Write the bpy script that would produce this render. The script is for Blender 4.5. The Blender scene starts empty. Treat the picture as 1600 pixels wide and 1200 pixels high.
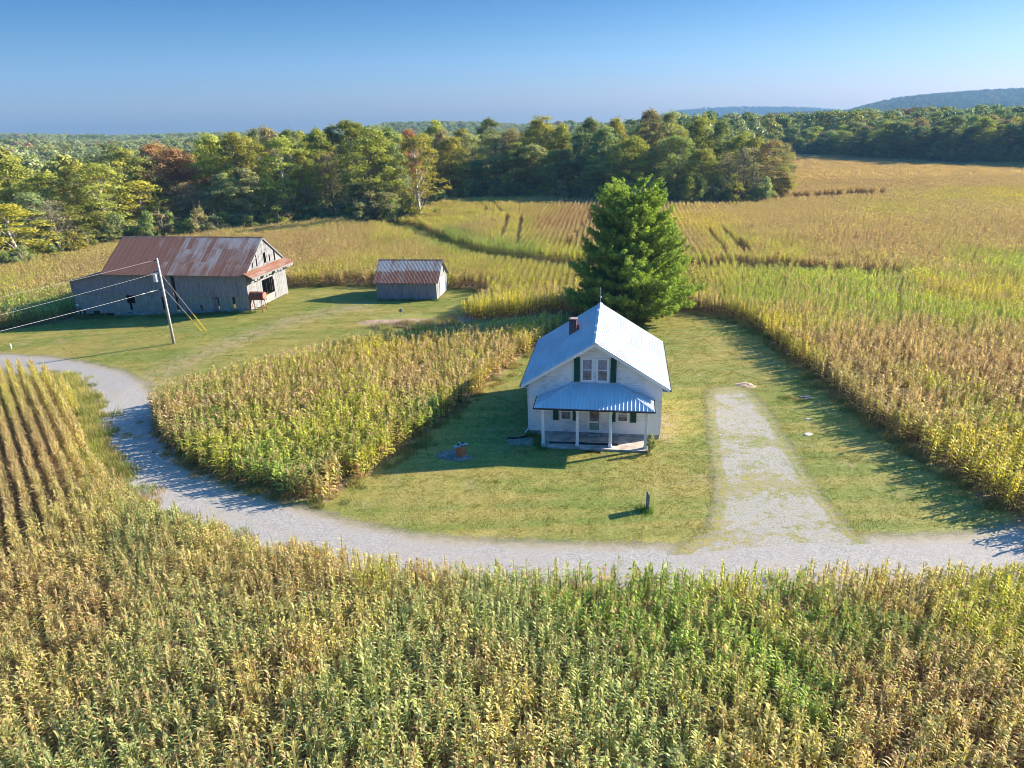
import bpy, math, random
import numpy as np
from mathutils import Vector, Matrix
R_ = math.radians
rng = np.random.default_rng(7)
random.seed(7)
scene = bpy.context.scene

# ------------------------------------------------------------------ camera
F_PX, CAM_H, PITCH, ROLL = 1107.2, 18.5, 0.3609, 0.0264
cP, sP, cR, sR = math.cos(PITCH), math.sin(PITCH), math.cos(ROLL), math.sin(ROLL)
cam_d = bpy.data.cameras.new('camera')
cam_d.lens = F_PX / 1600 * 36
cam_d.clip_start = 0.3
cam_d.clip_end = 20000
cam = bpy.data.objects.new('camera', cam_d)
scene.collection.objects.link(cam)
_fw = Vector((0, cP, -sP)); _up0 = Vector((0, sP, cP)); _rt0 = Vector((1, 0, 0))
_rt = _rt0 * cR - _up0 * sR
_up = _rt0 * sR + _up0 * cR
cam.matrix_world = Matrix(((_rt.x, _up.x, -_fw.x, 0), (_rt.y, _up.y, -_fw.y, 0),
                           (_rt.z, _up.z, -_fw.z, CAM_H), (0, 0, 0, 1)))
scene.camera = cam

# ------------------------------------------------------------------ world + sun
SUN_EL, SUN_AZ = 24.5, 17.0          # azimuth: degrees from +X towards +Y
world = bpy.data.worlds.new('World'); scene.world = world
world.use_nodes = True
wt = world.node_tree
bg = wt.nodes['Background']
sky = wt.nodes.new('ShaderNodeTexSky')
sky.sky_type = 'NISHITA'; sky.sun_disc = False
sky.sun_elevation = R_(SUN_EL)
sky.sun_rotation = R_(90 - SUN_AZ)
sky.air_density = 1.0; sky.dust_density = 1.5; sky.ozone_density = 3.0
sky.altitude = 200
tint = wt.nodes.new('ShaderNodeMix'); tint.data_type = 'RGBA'; tint.blend_type = 'MULTIPLY'; tint.inputs[0].default_value = 1
tint.inputs[7].default_value = (0.76, 0.84, 1.0, 1)
hsv = wt.nodes.new('ShaderNodeHueSaturation'); hsv.inputs['Saturation'].default_value = 1.3; hsv.inputs['Value'].default_value = 0.205
wt.links.new(sky.outputs[0], tint.inputs[6]); wt.links.new(tint.outputs[2], hsv.inputs['Color']); 
tc = wt.nodes.new('ShaderNodeTexCoord'); sx = wt.nodes.new('ShaderNodeSeparateXYZ'); mr = wt.nodes.new('ShaderNodeMapRange')   # overhead sky brightened above the view, added as fill for the shadows
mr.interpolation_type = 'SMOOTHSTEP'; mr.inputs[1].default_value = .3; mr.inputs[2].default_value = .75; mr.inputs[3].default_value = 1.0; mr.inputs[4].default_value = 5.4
vm = wt.nodes.new('ShaderNodeVectorMath'); vm.operation = 'SCALE'
wt.links.new(tc.outputs['Generated'], sx.inputs[0]); wt.links.new(sx.outputs[2], mr.inputs[0])
m3 = wt.nodes.new('ShaderNodeMapRange'); m3.inputs[1].default_value = 0.02; m3.inputs[2].default_value = .22
tn = wt.nodes.new('ShaderNodeMix'); tn.data_type = 'RGBA'; tn.inputs[6].default_value = (1.42, 1.07, 0.76, 1); tn.inputs[7].default_value = (0.15, 1.0, 1.65, 1)
tm2 = wt.nodes.new('ShaderNodeMix'); tm2.data_type = 'RGBA'; tm2.blend_type = 'MULTIPLY'; tm2.inputs[0].default_value = 1
wt.links.new(sx.outputs[2], m3.inputs[0]); wt.links.new(m3.outputs[0], tn.inputs[0]); wt.links.new(hsv.outputs[0], tm2.inputs[6]); wt.links.new(tn.outputs[2], tm2.inputs[7])
m4 = wt.nodes.new('ShaderNodeMapRange'); m4.inputs[1].default_value = 0.27; m4.inputs[2].default_value = .55
tv = wt.nodes.new('ShaderNodeMix'); tv.data_type = 'RGBA'; tv.inputs[6].default_value = (1, 1, 1, 1); tv.inputs[7].default_value = (6.5, 1.35, 0.70, 1)
tm4 = wt.nodes.new('ShaderNodeMix'); tm4.data_type = 'RGBA'; tm4.blend_type = 'MULTIPLY'; tm4.inputs[0].default_value = 1
wt.links.new(sx.outputs[2], m4.inputs[0]); wt.links.new(m4.outputs[0], tv.inputs[0]); wt.links.new(tm2.outputs[2], tm4.inputs[6]); wt.links.new(tv.outputs[2], tm4.inputs[7])
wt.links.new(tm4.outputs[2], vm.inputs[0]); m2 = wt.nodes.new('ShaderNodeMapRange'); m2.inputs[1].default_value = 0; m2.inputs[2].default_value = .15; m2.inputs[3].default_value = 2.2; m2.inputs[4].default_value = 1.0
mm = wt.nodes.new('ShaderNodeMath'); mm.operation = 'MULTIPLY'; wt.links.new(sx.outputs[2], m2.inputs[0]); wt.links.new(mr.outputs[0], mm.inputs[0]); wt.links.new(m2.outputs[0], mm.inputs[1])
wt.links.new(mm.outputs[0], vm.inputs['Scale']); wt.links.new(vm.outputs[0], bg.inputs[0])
bg.inputs[1].default_value = 0.10
sun_d = bpy.data.lights.new('sun', 'SUN')
sun_d.energy = 5.0; sun_d.angle = R_(0.55); sun_d.color = (1.0, 0.875, 0.70)
sun = bpy.data.objects.new('sun', sun_d)
scene.collection.objects.link(sun)
_sd = Vector((math.cos(R_(SUN_EL)) * math.cos(R_(SUN_AZ)), math.cos(R_(SUN_EL)) * math.sin(R_(SUN_AZ)), math.sin(R_(SUN_EL))))
sun.rotation_euler = _sd.to_track_quat('Z', 'Y').to_euler()
sun.location = (60, 30, 60)
scene.view_settings.view_transform = 'Standard'
scene.view_settings.look = 'None'
scene.view_settings.exposure = 1.85
scene.view_settings.gamma = 1
scene.cycles.max_bounces = 6
scene.cycles.diffuse_bounces = 3
scene.cycles.glossy_bounces = 2
scene.cycles.transmission_bounces = 3
scene.cycles.transparent_max_bounces = 8
scene.cycles.volume_bounces = 1
scene.cycles.use_denoising = True
scene.cycles.filter_width = 0.9

# ------------------------------------------------------------------ ground survey helpers
def ray(u, v):
    a_ = u - 800; b_ = v - 600
    a = a_ * cR - b_ * sR; b = a_ * sR + b_ * cR
    return a, F_PX * cP - b * sP, -F_PX * sP - b * cP

def S(t):
    t = np.clip(t, 0, 1)
    return t * t * (3 - 2 * t)

HZ0 = 182.3
def hor(u): return HZ0 - (u - 789) * 0.0264
# distant ridges: (distance, half depth, [(survey bearing u, survey height v), ...])
RIDGES = [
    (1100, 170, [(-400, 214), (0, 210), (100, 211), (200, 213), (300, 209), (420, 208), (480, 214), (560, 202), (600, 193), (680, 191), (760, 192), (830, 198), (900, 203), (1000, 205), (1200, 200), (2400, 200)]),
    (560, 120, [(-400, 225), (0, 222), (200, 226), (330, 216), (420, 216), (460, 228), (560, 225), (1150, 222), (1240, 194), (1330, 183), (1420, 178), (1500, 177), (1600, 178), (2400, 175)]),
    (2000, 380, [(-400, 300), (1180, 230), (1260, 182), (1330, 171), (1360, 163), (1400, 154), (1450, 149), (1500, 145), (1550, 142), (1600, 140), (1800, 133), (2400, 150)]),
    (3100, 300, [(-400, 208), (0, 209), (300, 213), (450, 212), (700, 204), (980, 190), (1040, 177), (1060, 173), (1100, 169), (1150, 167), (1200, 167), (1270, 168), (1340, 174), (2400, 190)]),
]
def terrain(x, y):
    x = np.asarray(x, float); y = np.asarray(y, float)
    z = -0.052 * np.clip(-29 - x, 0, 55) * (1 - S((y - 150) / 40)) - 2.9 * S((-40 - x) / 50) * S((y - 150) / 40)
    z = z - 11.0 * S((y - 168) / 120) * S((75 - x) / 70)
    z = z + 0.35 * np.sin(x * 0.045 + 1.3) * np.sin(y * 0.052) * S((y - 85) / 60) * S((x + 30) / 60)
    z = z - 50 * S((y - 1600) / 2500) - 4 * S((y - 330) / 200) * S((x - 75) / 60)
    yy = np.maximum(y, 1)
    u = 789 + 1184 * x / yy
    for D, w, prof in RIDGES:
        pv = np.interp(u, [p[0] for p in prof], [p[1] for p in prof])
        zc = CAM_H - (pv - hor(u)) / 1184 * D
        k = np.where(y < D, np.exp(-((y - D) / w) ** 2), np.exp(-((y - D) / (w * 1.8)) ** 2))
        base = -11.0
        z = np.maximum(z, z * (1 - k) + (zc - 15.5) * k) if D >= 2000 else np.where(k > 0.01, z * (1 - k) + (zc - 15.5) * k, z)
    return z
def T(x, y): return float(terrain(x, y))

def gp(u, v, h=0.0):
    """ground point (x, y) seen at survey coordinate u, v, h metres above the terrain"""
    X, Y, Z = ray(u, v)
    z = h
    for _ in range(12):
        t = (z - CAM_H) / Z
        z = 0.5 * z + 0.5 * (T(X * t, Y * t) + h)
    t = (z - CAM_H) / Z
    return (X * t, Y * t)
def atY(u, v, y):
    X, Y, Z = ray(u, v); t = y / Y
    return (X * t, y, CAM_H + Z * t)

def in_poly(px, py, poly):
    px = np.asarray(px); py = np.asarray(py)
    inside = np.zeros(px.shape, bool)
    n = len(poly)
    for i in range(n):
        x0, y0 = poly[i]; x1, y1 = poly[(i + 1) % n]
        if y0 == y1: continue
        c = ((y0 > py) != (y1 > py)) & (px < (x1 - x0) * (py - y0) / (y1 - y0) + x0)
        inside ^= c
    return inside
def line_dist(px, py, pts, closed=False):
    px = np.asarray(px, float); py = np.asarray(py, float)
    d = np.full(px.shape, 1e9)
    m = len(pts) if closed else len(pts) - 1
    for i in range(m):
        x0, y0 = pts[i]; x1, y1 = pts[(i + 1) % len(pts)]
        dx, dy = x1 - x0, y1 - y0
        t = np.clip(((px - x0) * dx + (py - y0) * dy) / max(dx * dx + dy * dy, 1e-9), 0, 1)
        d = np.minimum(d, np.hypot(px - x0 - t * dx, py - y0 - t * dy))
    return d
def vnoise(x, y, s, seed=0):
    """smooth value noise 0..1"""
    x = np.asarray(x, float) / s + seed * 17.3; y = np.asarray(y, float) / s + seed * 9.1
    xi = np.floor(x).astype(int); yi = np.floor(y).astype(int)
    fx = x - xi; fy = y - yi; fx = fx * fx * (3 - 2 * fx); fy = fy * fy * (3 - 2 * fy)
    def h(a, b):
        n = (a * 374761393 + b * 668265263 + seed * 974711) & 0x7fffffff
        n = ((n ^ (n >> 13)) * 1274126177) & 0x7fffffff
        return ((n ^ (n >> 16)) & 0xffff) / 65535.0
    return (h(xi, yi) * (1 - fx) + h(xi + 1, yi) * fx) * (1 - fy) + (h(xi, yi + 1) * (1 - fx) + h(xi + 1, yi + 1) * fx) * fy

# ------------------------------------------------------------------ object helpers
def tag(o, label=None, cat=None, group=None, kind=None):
    if label: o['label'] = label
    if cat: o['category'] = cat
    if group: o['group'] = group
    if kind: o['kind'] = kind
    return o
def thing(name, loc, rz, label, cat, group=None):
    o = bpy.data.objects.new(name, None)
    o.empty_display_size = 0.5
    scene.collection.objects.link(o)
    o.location = loc; o.rotation_euler = (0, 0, rz)
    return tag(o, label, cat, group)

class MB:
    def __init__(s): s.v = []; s.f = []
    def quad(s, a, b, c, d):
        n = len(s.v); s.v += [tuple(a), tuple(b), tuple(c), tuple(d)]; s.f.append((n, n + 1, n + 2, n + 3))
    def tri(s, a, b, c):
        n = len(s.v); s.v += [tuple(a), tuple(b), tuple(c)]; s.f.append((n, n + 1, n + 2))
    def hexa(s, p):   # p: 8 points, bottom ring 0-3, top ring 4-7
        n = len(s.v); s.v += [tuple(q) for q in p]
        s.f += [(n, n + 3, n + 2, n + 1), (n + 4, n + 5, n + 6, n + 7)] + [(n + i, n + (i + 1) % 4, n + 4 + (i + 1) % 4, n + 4 + i) for i in range(4)]
        return s
    def box(s, x0, x1, y0, y1, z0, z1):
        return s.hexa([(x0, y0, z0), (x1, y0, z0), (x1, y1, z0), (x0, y1, z0), (x0, y0, z1), (x1, y0, z1), (x1, y1, z1), (x0, y1, z1)])
    def beam(s, a, b, w, h=None):
        h = h or w
        a = Vector(a); b = Vector(b); d = (b - a).normalized()
        sx = d.cross(Vector((0, 0, 1)))
        if sx.length < 1e-3: sx = Vector((1, 0, 0))
        sx.normalize(); sy = sx.cross(d)
        sx *= w / 2; sy *= h / 2
        return s.hexa([a - sx - sy, a + sx - sy, a + sx + sy, a - sx + sy, b - sx - sy, b + sx - sy, b + sx + sy, b - sx + sy])
    def tube(s, pts, rad, n=8, cap=True):
        pts = [Vector(p) for p in pts]
        if not hasattr(rad, '__len__'): rad = [rad] * len(pts)
        base = len(s.v); up = None
        for i, p in enumerate(pts):
            d = (pts[min(i + 1, len(pts) - 1)] - pts[max(i - 1, 0)]).normalized()
            if up is None:
                up = d.cross(Vector((0, 0, 1)))
                if up.length < 1e-3: up = Vector((1, 0, 0))
            up = (up - d * up.dot(d)).normalized()
            w = d.cross(up)
            for k in range(n):
                t = 2 * math.pi * k / n
                s.v.append(tuple(p + (up * math.cos(t) + w * math.sin(t)) * rad[i]))
        for i in range(len(pts) - 1):
            for k in range(n):
                a = base + i * n + k; b = base + i * n + (k + 1) % n
                s.f.append((a, b, b + n, a + n))
        if cap:
            s.f.append(tuple(base + k for k in range(n))[::-1])
            s.f.append(tuple(base + (len(pts) - 1) * n + k for k in range(n)))
        return s
    def mesh(s, name):
        me = bpy.data.meshes.new(name); me.from_pydata(s.v, [], s.f); me.update(); return me
    def build_each(s, name, mat, parent=None, per=8, bevel=0):
        for i in range(0, len(s.v), per):
            q = MB(); q.v = s.v[i:i + per]; q.f = [tuple(k - i for k in f) for f in s.f if i <= f[0] < i + per]
            q.build(name, mat, parent, bevel=bevel)
    def build(s, name, mat, parent=None, smooth=False, bevel=0):
        me = s.mesh(name)
        if mat: me.materials.append(mat)
        if smooth:
            me.polygons.foreach_set('use_smooth', [True] * len(me.polygons))
        o = bpy.data.objects.new(name, me); scene.collection.objects.link(o)
        if parent: o.parent = parent
        if bevel:
            b = o.modifiers.new('bevel', 'BEVEL'); b.width = bevel; b.segments = 2; b.limit_method = 'ANGLE'
        return o

# ------------------------------------------------------------------ material helpers
class NT:
    def __init__(s, name):
        s.m = bpy.data.materials.new(name); s.m.use_nodes = True
        s.t = s.m.node_tree; s.n = s.t.nodes; s.b = s.n['Principled BSDF']; s.out = s.n['Material Output']
        s.b.inputs['Specular IOR Level'].default_value = 0.25
        s.b.inputs['Roughness'].default_value = 0.8
    def new(s, t, **k):
        n = s.n.new(t)
        for a, b in k.items(): setattr(n, a, b)
        return n
    def put(s, sock, val):
        if isinstance(val, bpy.types.NodeSocket): s.t.links.new(val, sock)
        elif hasattr(val, '__len__') and len(val) == 3 and sock.type == 'RGBA': sock.default_value = (*val, 1)
        else: sock.default_value = val
    def math(s, op, a, b=0.0, c=None, clamp=False):
        n = s.new('ShaderNodeMath', operation=op); n.use_clamp = clamp
        s.put(n.inputs[0], a); s.put(n.inputs[1], b)
        if c is not None: s.put(n.inputs[2], c)
        return n.outputs[0]
    def mix(s, f, a, b, blend='MIX'):
        n = s.new('ShaderNodeMix', data_type='RGBA', blend_type=blend)
        s.put(n.inputs[0], f); s.put(n.inputs[6], a); s.put(n.inputs[7], b)
        return n.outputs[2]
    def ramp(s, f, lo, hi, a=0.0, b=1.0):
        n = s.new('ShaderNodeMapRange', interpolation_type='SMOOTHSTEP'); n.clamp = True
        s.put(n.inputs[0], f); s.put(n.inputs[1], lo); s.put(n.inputs[2], hi); s.put(n.inputs[3], a); s.put(n.inputs[4], b)
        return n.outputs[0]
    def coord(s, kind='Object', scale=(1, 1, 1)):
        c = s.new('ShaderNodeTexCoord')
        m = s.new('ShaderNodeMapping'); m.inputs['Scale'].default_value = scale
        s.t.links.new(c.outputs[kind], m.inputs[0]); return m.outputs[0]
    def world(s, scale=(1, 1, 1)):
        g = s.new('ShaderNodeNewGeometry')
        m = s.new('ShaderNodeMapping'); m.inputs['Scale'].default_value = scale
        s.t.links.new(g.outputs['Position'], m.inputs[0]); return m.outputs[0]
    def noise(s, vec, scale, detail=3, rough=0.55):
        n = s.new('ShaderNodeTexNoise'); s.put(n.inputs['Vector'], vec)
        n.inputs['Scale'].default_value = scale; n.inputs['Detail'].default_value = detail; n.inputs['Roughness'].default_value = rough
        return n.outputs[0]
    def white(s, vec):
        n = s.new('ShaderNodeTexWhiteNoise', noise_dimensions='3D'); s.put(n.inputs[0], vec); return n.outputs[0]
    def attr(s, name, kind='GEOMETRY', out='Color'):
        n = s.new('ShaderNodeAttribute', attribute_name=name, attribute_type=kind); return n.outputs[out]
    def sep(s, vec):
        n = s.new('ShaderNodeSeparateXYZ'); s.put(n.inputs[0], vec); return n.outputs
    def comb(s, x=0.0, y=0.0, z=0.0):
        n = s.new('ShaderNodeCombineXYZ'); s.put(n.inputs[0], x); s.put(n.inputs[1], y); s.put(n.inputs[2], z); return n.outputs[0]
    def bump(s, h, strength=0.5, dist=0.02):
        n = s.new('ShaderNodeBump'); n.inputs['Strength'].default_value = strength; n.inputs['Distance'].default_value = dist
        s.put(n.inputs['Height'], h); s.t.links.new(n.outputs[0], s.b.inputs['Normal']); return n.outputs[0]
    def base(s, c): s.put(s.b.inputs['Base Color'], c); return s.m
    def leafy(s, col, trans=0.4, tint=(1.1, 1.15, 0.6), gl_=.012):
        """diffuse + light shining through thin leaves"""
        d = s.new('ShaderNodeBsdfDiffuse'); tr = s.new('ShaderNodeBsdfTranslucent'); mx = s.new('ShaderNodeMixShader')
        g = s.new('ShaderNodeBsdfGlossy'); g.inputs['Roughness'].default_value = 0.45; g.inputs[0].default_value = (1, 1, 1, 1)
        m2 = s.new('ShaderNodeMixShader'); m2.inputs[0].default_value = gl_
        s.put(d.inputs[0], col); s.put(tr.inputs[0], s.mix(1.0, col, tint, 'MULTIPLY'))
        mx.inputs[0].default_value = trans
        s.t.links.new(d.outputs[0], mx.inputs[1]); s.t.links.new(tr.outputs[0], mx.inputs[2])
        s.t.links.new(mx.outputs[0], m2.inputs[1]); s.t.links.new(g.outputs[0], m2.inputs[2])
        s.t.links.new(m2.outputs[0], s.out.inputs[0]); s.n.remove(s.b)
        return s.m

def plain(name, col, rough=0.8, var=0.25, scale=6, metal=0.0, bump=0.0):
    t = NT(name); n = t.noise(t.coord(), scale, 4)
    t.b.inputs['Roughness'].default_value = rough; t.b.inputs['Metallic'].default_value = metal
    if bump: t.bump(n, bump, 0.02)
    return t.base(t.mix(t.ramp(n, .3, .7), [c * (1 - var) for c in col], [min(1, c * (1 + var)) for c in col]))

# grass colour used by lawn sheet, blades and verges
GR_OLIVE = (0.300, 0.245, 0.070); GR_GREEN = (0.175, 0.200, 0.040); GR_DRY = (0.36, 0.26, 0.14)
def lawn_color(t, pos):
    big = t.noise(pos, 0.09, 4); mid = t.noise(pos, 0.55, 5); fine = t.noise(pos, 7, 4, .7)
    st = t.new('ShaderNodeMapping'); st.inputs['Scale'].default_value = (0.06, 1.1, 1); st.inputs['Rotation'].default_value = (0, 0, 0.12)
    t.put(st.inputs[0], pos); stripe = t.noise(st.outputs[0], 1.0, 3)
    k = t.math('ADD', t.math('MULTIPLY', big, .42), t.math('ADD', t.math('MULTIPLY', mid, .22), t.math('MULTIPLY', stripe, .36)))
    c = t.mix(t.ramp(k, .42, .58), GR_OLIVE, GR_GREEN)
    c = t.mix(t.ramp(mid, .56, .74, 0, .6), c, GR_DRY)
    c = t.mix(t.ramp(fine, .35, .7), t.mix(1.0, c, (.68, .72, .68), 'MULTIPLY'), t.mix(1.0, c, (1.2, 1.18, 1.1), 'MULTIPLY'))
    return c, fine

# ------------------------------------------------------------------ field and road outlines
ROAD_FAR = [(-260, 548), (-120, 549), (0, 554), (70, 558), (130, 567), (190, 581), (225, 602), (240, 630), (250, 665), (268, 705), (300, 735), (350, 762), (425, 785), (500, 805), (560, 822), (640, 838), (740, 848), (900, 854), (1070, 857), (1140, 850), (1230, 840), (1400, 842), (1520, 838), (1600, 822), (1800, 800), (2100, 770)]
ROAD_NEAR = [(2100, 850), (1800, 888), (1600, 905), (1400, 918), (1200, 925), (1000, 922), (800, 915), (650, 903), (520, 888), (400, 865), (300, 835), (235, 802), (195, 762), (172, 720), (156, 688), (143, 662), (130, 625), (112, 603), (62, 588), (0, 578), (-120, 572), (-260, 572)]
road_poly = [gp(*p) for p in ROAD_FAR + ROAD_NEAR]
drive_poly = [gp(*p) for p in [(1110, 611), (1135, 607), (1166, 611), (1194, 640), (1212, 672), (1234, 708), (1258, 748), (1285, 785), (1318, 825), (1350, 858), (1380, 885), (1030, 890), (1080, 855), (1110, 835), (1126, 790), (1124, 745), (1116, 700), (1112, 655)]]
# foreground corn: everything on the camera side of the road
fg_edge = [gp(u, v, 1.25) for u, v in [(-500, 562), (-200, 562), (0, 568), (62, 572), (95, 590), (112, 620), (122, 660), (133, 700), (168, 738), (230, 785), (300, 812), (400, 836), (520, 858), (700, 880), (900, 893), (1100, 896), (1300, 892), (1600, 884), (1900, 860), (2300, 820)]]
fg_poly = fg_edge + [(90, 8), (20, 3), (-30, 3), (-90, 10)]
plotB = [gp(*p) for p in [(240, 655), (252, 690), (285, 722), (345, 748), (425, 772), (500, 786), (575, 742), (640, 700), (700, 652), (762, 602), (822, 555), (866, 524), (905, 500)]] + \
        [gp(u, v, 1.7) for u, v in [(880, 486), (800, 494), (715, 505), (640, 512), (590, 516), (520, 527), (450, 545), (385, 562), (320, 580), (262, 600)]]
SW = [gp(u, v, 0.3) for u, v in [(560, 350), (600, 352), (640, 360), (690, 383), (740, 399), (800, 410), (860, 418), (930, 424), (1040, 424), (1130, 421), (1230, 424), (1335, 433), (1370, 436)]]
big_poly = [gp(*p) for p in [(-400, 580), (-200, 545), (0, 518), (104, 503)]] + [(-45.6, 82.5), (-27, 84.5)] + \
    [gp(*p) for p in [(452, 448), (520, 446), (588, 447), (700, 450), (757, 455), (770, 463), (752, 478), (728, 490), (722, 497), (760, 500), (880, 488), (905, 500), (960, 484), (1020, 483), (1080, 487), (1122, 493), (1160, 503), (1190, 522), (1232, 562), (1290, 604), (1350, 652), (1420, 702), (1500, 757), (1568, 800), (1640, 838), (1900, 930)]] + \
    [(60, 22), (150, 60), (230, 190), (172, 212)] + \
    [gp(*p) for p in [(1600, 263), (1500, 261), (1400, 257), (1320, 250), (1243, 246), (1240, 270), (1236, 300), (1222, 324), (1150, 327), (1100, 328), (1000, 326), (900, 322), (800, 320), (700, 321), (668, 332), (650, 351), (600, 350), (520, 351), (430, 361), (300, 377), (200, 388), (160, 397), (100, 407), (30, 423), (-60, 442), (-300, 490), (-500, 540)]]
TRAMS = [([gp(u, v, 1) for u, v in p], w) for p, w in [
    ([(786, 372), (792, 348), (794, 338)], .42), ([(808, 388), (812, 362), (815, 342)], .42), ([(766, 336), (752, 322)], .42), ([(785, 335), (770, 320)], .42),
    ([(1108, 362), (1135, 394)], .5), ([(1128, 358), (1168, 394)], .5),
    ([(940, 318), (885, 385)], .3)]]
for k in range(9):
    TRAMS.append(([gp(1240 + k * 17, 312 - k * .9, 1), gp(1244 + k * 17, 304 - k * .9, 1)], .8 if k % 3 else 1.3))
GARDEN = [gp(*p) for p in [(590, 516), (588, 500), (600, 492), (660, 491), (722, 496), (722, 508), (640, 518)]]

def corn_region(x, y):
    """0 none, 1 foreground, 2 corner plot, 3 back fields"""
    r = np.zeros(np.shape(x), int)
    j = (vnoise(x, y, 1.7, 3) - .5) * .5
    xx = x + j
    r[in_poly(xx, y, big_poly)] = 3
    r[in_poly(xx, y, plotB)] = 2
    r[in_poly(xx, y, fg_poly)] = 1
    gd = in_poly(x, y, GARDEN); r[gd & (r > 1)] = 0
    m = r == 3
    w = 2.0 + 1.0 * vnoise(x, y, 9, 5)
    r[m & (line_dist(x, y, SW) < w)] = 0
    for pts, wd in TRAMS:
        r[(r == 3) & (line_dist(x, y, pts) < wd)] = 0
    r[(r == 3) & (vnoise(x, y, 4, 11) > .985)] = 0
    return r

# ------------------------------------------------------------------ ground sheet
def axis(segs):
    out = []
    for a, b, st in segs: out += list(np.arange(a, b, st))
    out.append(segs[-1][1]); return np.array(out)
gx = axis([(-4400, -2000, 400), (-2000, -600, 60), (-600, -200, 16), (-200, -70, 3), (-70, 60, .6), (60, 200, 3), (200, 600, 16), (600, 2200, 50), (2200, 4400, 360)])
gy = axis([(-300, 0, 30), (0, 96, .6), (96, 200, 2), (200, 700, 12), (700, 3600, 50), (3600, 4400, 200)])
GX, GY = np.meshgrid(gx, gy)
GZ = terrain(GX, GY)
def grid_mesh(name, X, Y, Z):
    ny, nx = X.shape
    me = bpy.data.meshes.new(name)
    co = np.stack([X, Y, Z], -1).reshape(-1, 3)
    idx = np.arange(ny * nx).reshape(ny, nx)
    f = np.stack([idx[:-1, :-1], idx[:-1, 1:], idx[1:, 1:], idx[1:, :-1]], -1).reshape(-1, 4)
    me.vertices.add(len(co)); me.vertices.foreach_set('co', co.ravel())
    me.loops.add(f.size); me.loops.foreach_set('vertex_index', f.ravel().astype(np.int32))
    me.polygons.add(len(f)); me.polygons.foreach_set('loop_start', np.arange(0, f.size, 4, dtype=np.int32))
    me.update(calc_edges=True); me.validate()
    me.polygons.foreach_set('use_smooth', [True] * len(f))
    return me
def set_attr(me, name, typ, data, domain='POINT'):
    a = me.attributes.new(name, typ, domain)
    a.data.foreach_set('value' if typ in ('FLOAT', 'INT') else ('color' if typ == 'FLOAT_COLOR' else 'vector'), np.asarray(data).ravel())
gm = grid_mesh('ground', GX, GY, GZ)
reg = corn_region(GX, GY)
crop = (reg > 0).astype(float)
far = ((GY > 230) & ~((GX > 90) & (GY < 330))).astype(float)
woodmask = np.clip(((GY > 100) & ~in_poly(GX, GY, big_poly) & (GY > 100)).astype(float), 0, 1)
wear = np.clip(1 - line_dist(GX, GY, [gp(*p) for p in [(225, 600), (300, 560), (400, 520), (470, 497), (530, 483), (560, 480)]]) / 2.6, 0, 1)
wear = np.maximum(wear, .9 * np.clip(1.2 - line_dist(GX, GY, [gp(1040, 650), gp(1036, 684)]) / 0.9, 0, 1))
set_attr(gm, 'mask', 'FLOAT_COLOR', np.stack([crop, woodmask, wear, np.ones_like(crop)], -1))
t = NT('ground_mat'); pos = t.world()
lc, fine = lawn_color(t, pos)
mk = t.sep(t.attr('mask'))
nz = t.noise(pos, 1.6, 4)
lc = t.mix(t.math('MULTIPLY', mk[2], t.ramp(nz, .35, .6)), lc, (.30, .235, .15))
soil = t.mix(t.ramp(t.noise(pos, 5, 4), .35, .65), (.15, .10, .05), (.34, .25, .13))
forest = t.mix(t.ramp(t.noise(pos, .3, 4), .35, .65), (.035, .05, .018), (.09, .085, .035))
edge = t.ramp(t.math('ADD', mk[0], t.math('MULTIPLY', t.math('SUBTRACT', nz, .5), .8)), .4, .6)
c = t.mix(edge, lc, soil)
c = t.mix(t.ramp(mk[1], .4, .6), c, forest)
t.bump(t.noise(pos, 14, 3), .6, .05)
gm.materials.append(t.base(c))
go = bpy.data.objects.new('ground', gm); scene.collection.objects.link(go); tag(go, kind='structure')

def sheet(name, poly, pad, cell, lift, mat, kind='structure', clip=None):
    P = np.array(poly)
    X, Y = np.meshgrid(np.arange(P[:, 0].min() - pad, P[:, 0].max() + pad, cell), np.arange(P[:, 1].min() - pad, P[:, 1].max() + pad, cell))
    d = line_dist(X, Y, poly, True) * np.where(in_poly(X, Y, poly), 1, -1)
    Z = terrain(X, Y) + lift
    ny, nx = X.shape
    idx = np.arange(ny * nx).reshape(ny, nx)
    f = np.stack([idx[:-1, :-1], idx[:-1, 1:], idx[1:, 1:], idx[1:, :-1]], -1).reshape(-1, 4)
    keep = (d.ravel()[f] > -pad).all(1)
    if clip is not None: keep &= ~((in_poly(X, Y, clip) & (line_dist(X, Y, clip, True) > .35)).ravel()[f].all(1))
    f = f[keep]
    used = np.unique(f); remap = -np.ones(ny * nx, int); remap[used] = np.arange(len(used)); f = remap[f]
    co = np.stack([X, Y, Z], -1).reshape(-1, 3)[used]; dd = d.ravel()[used]
    me = bpy.data.meshes.new(name); me.from_pydata(co.tolist(), [], f.tolist()); me.update()
    set_attr(me, 'd', 'FLOAT', dd)
    me.polygons.foreach_set('use_smooth', [True] * len(f))
    me.materials.append(mat)
    o = bpy.data.objects.new(name, me); scene.collection.objects.link(o)
    return tag(o, kind=kind)

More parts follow.
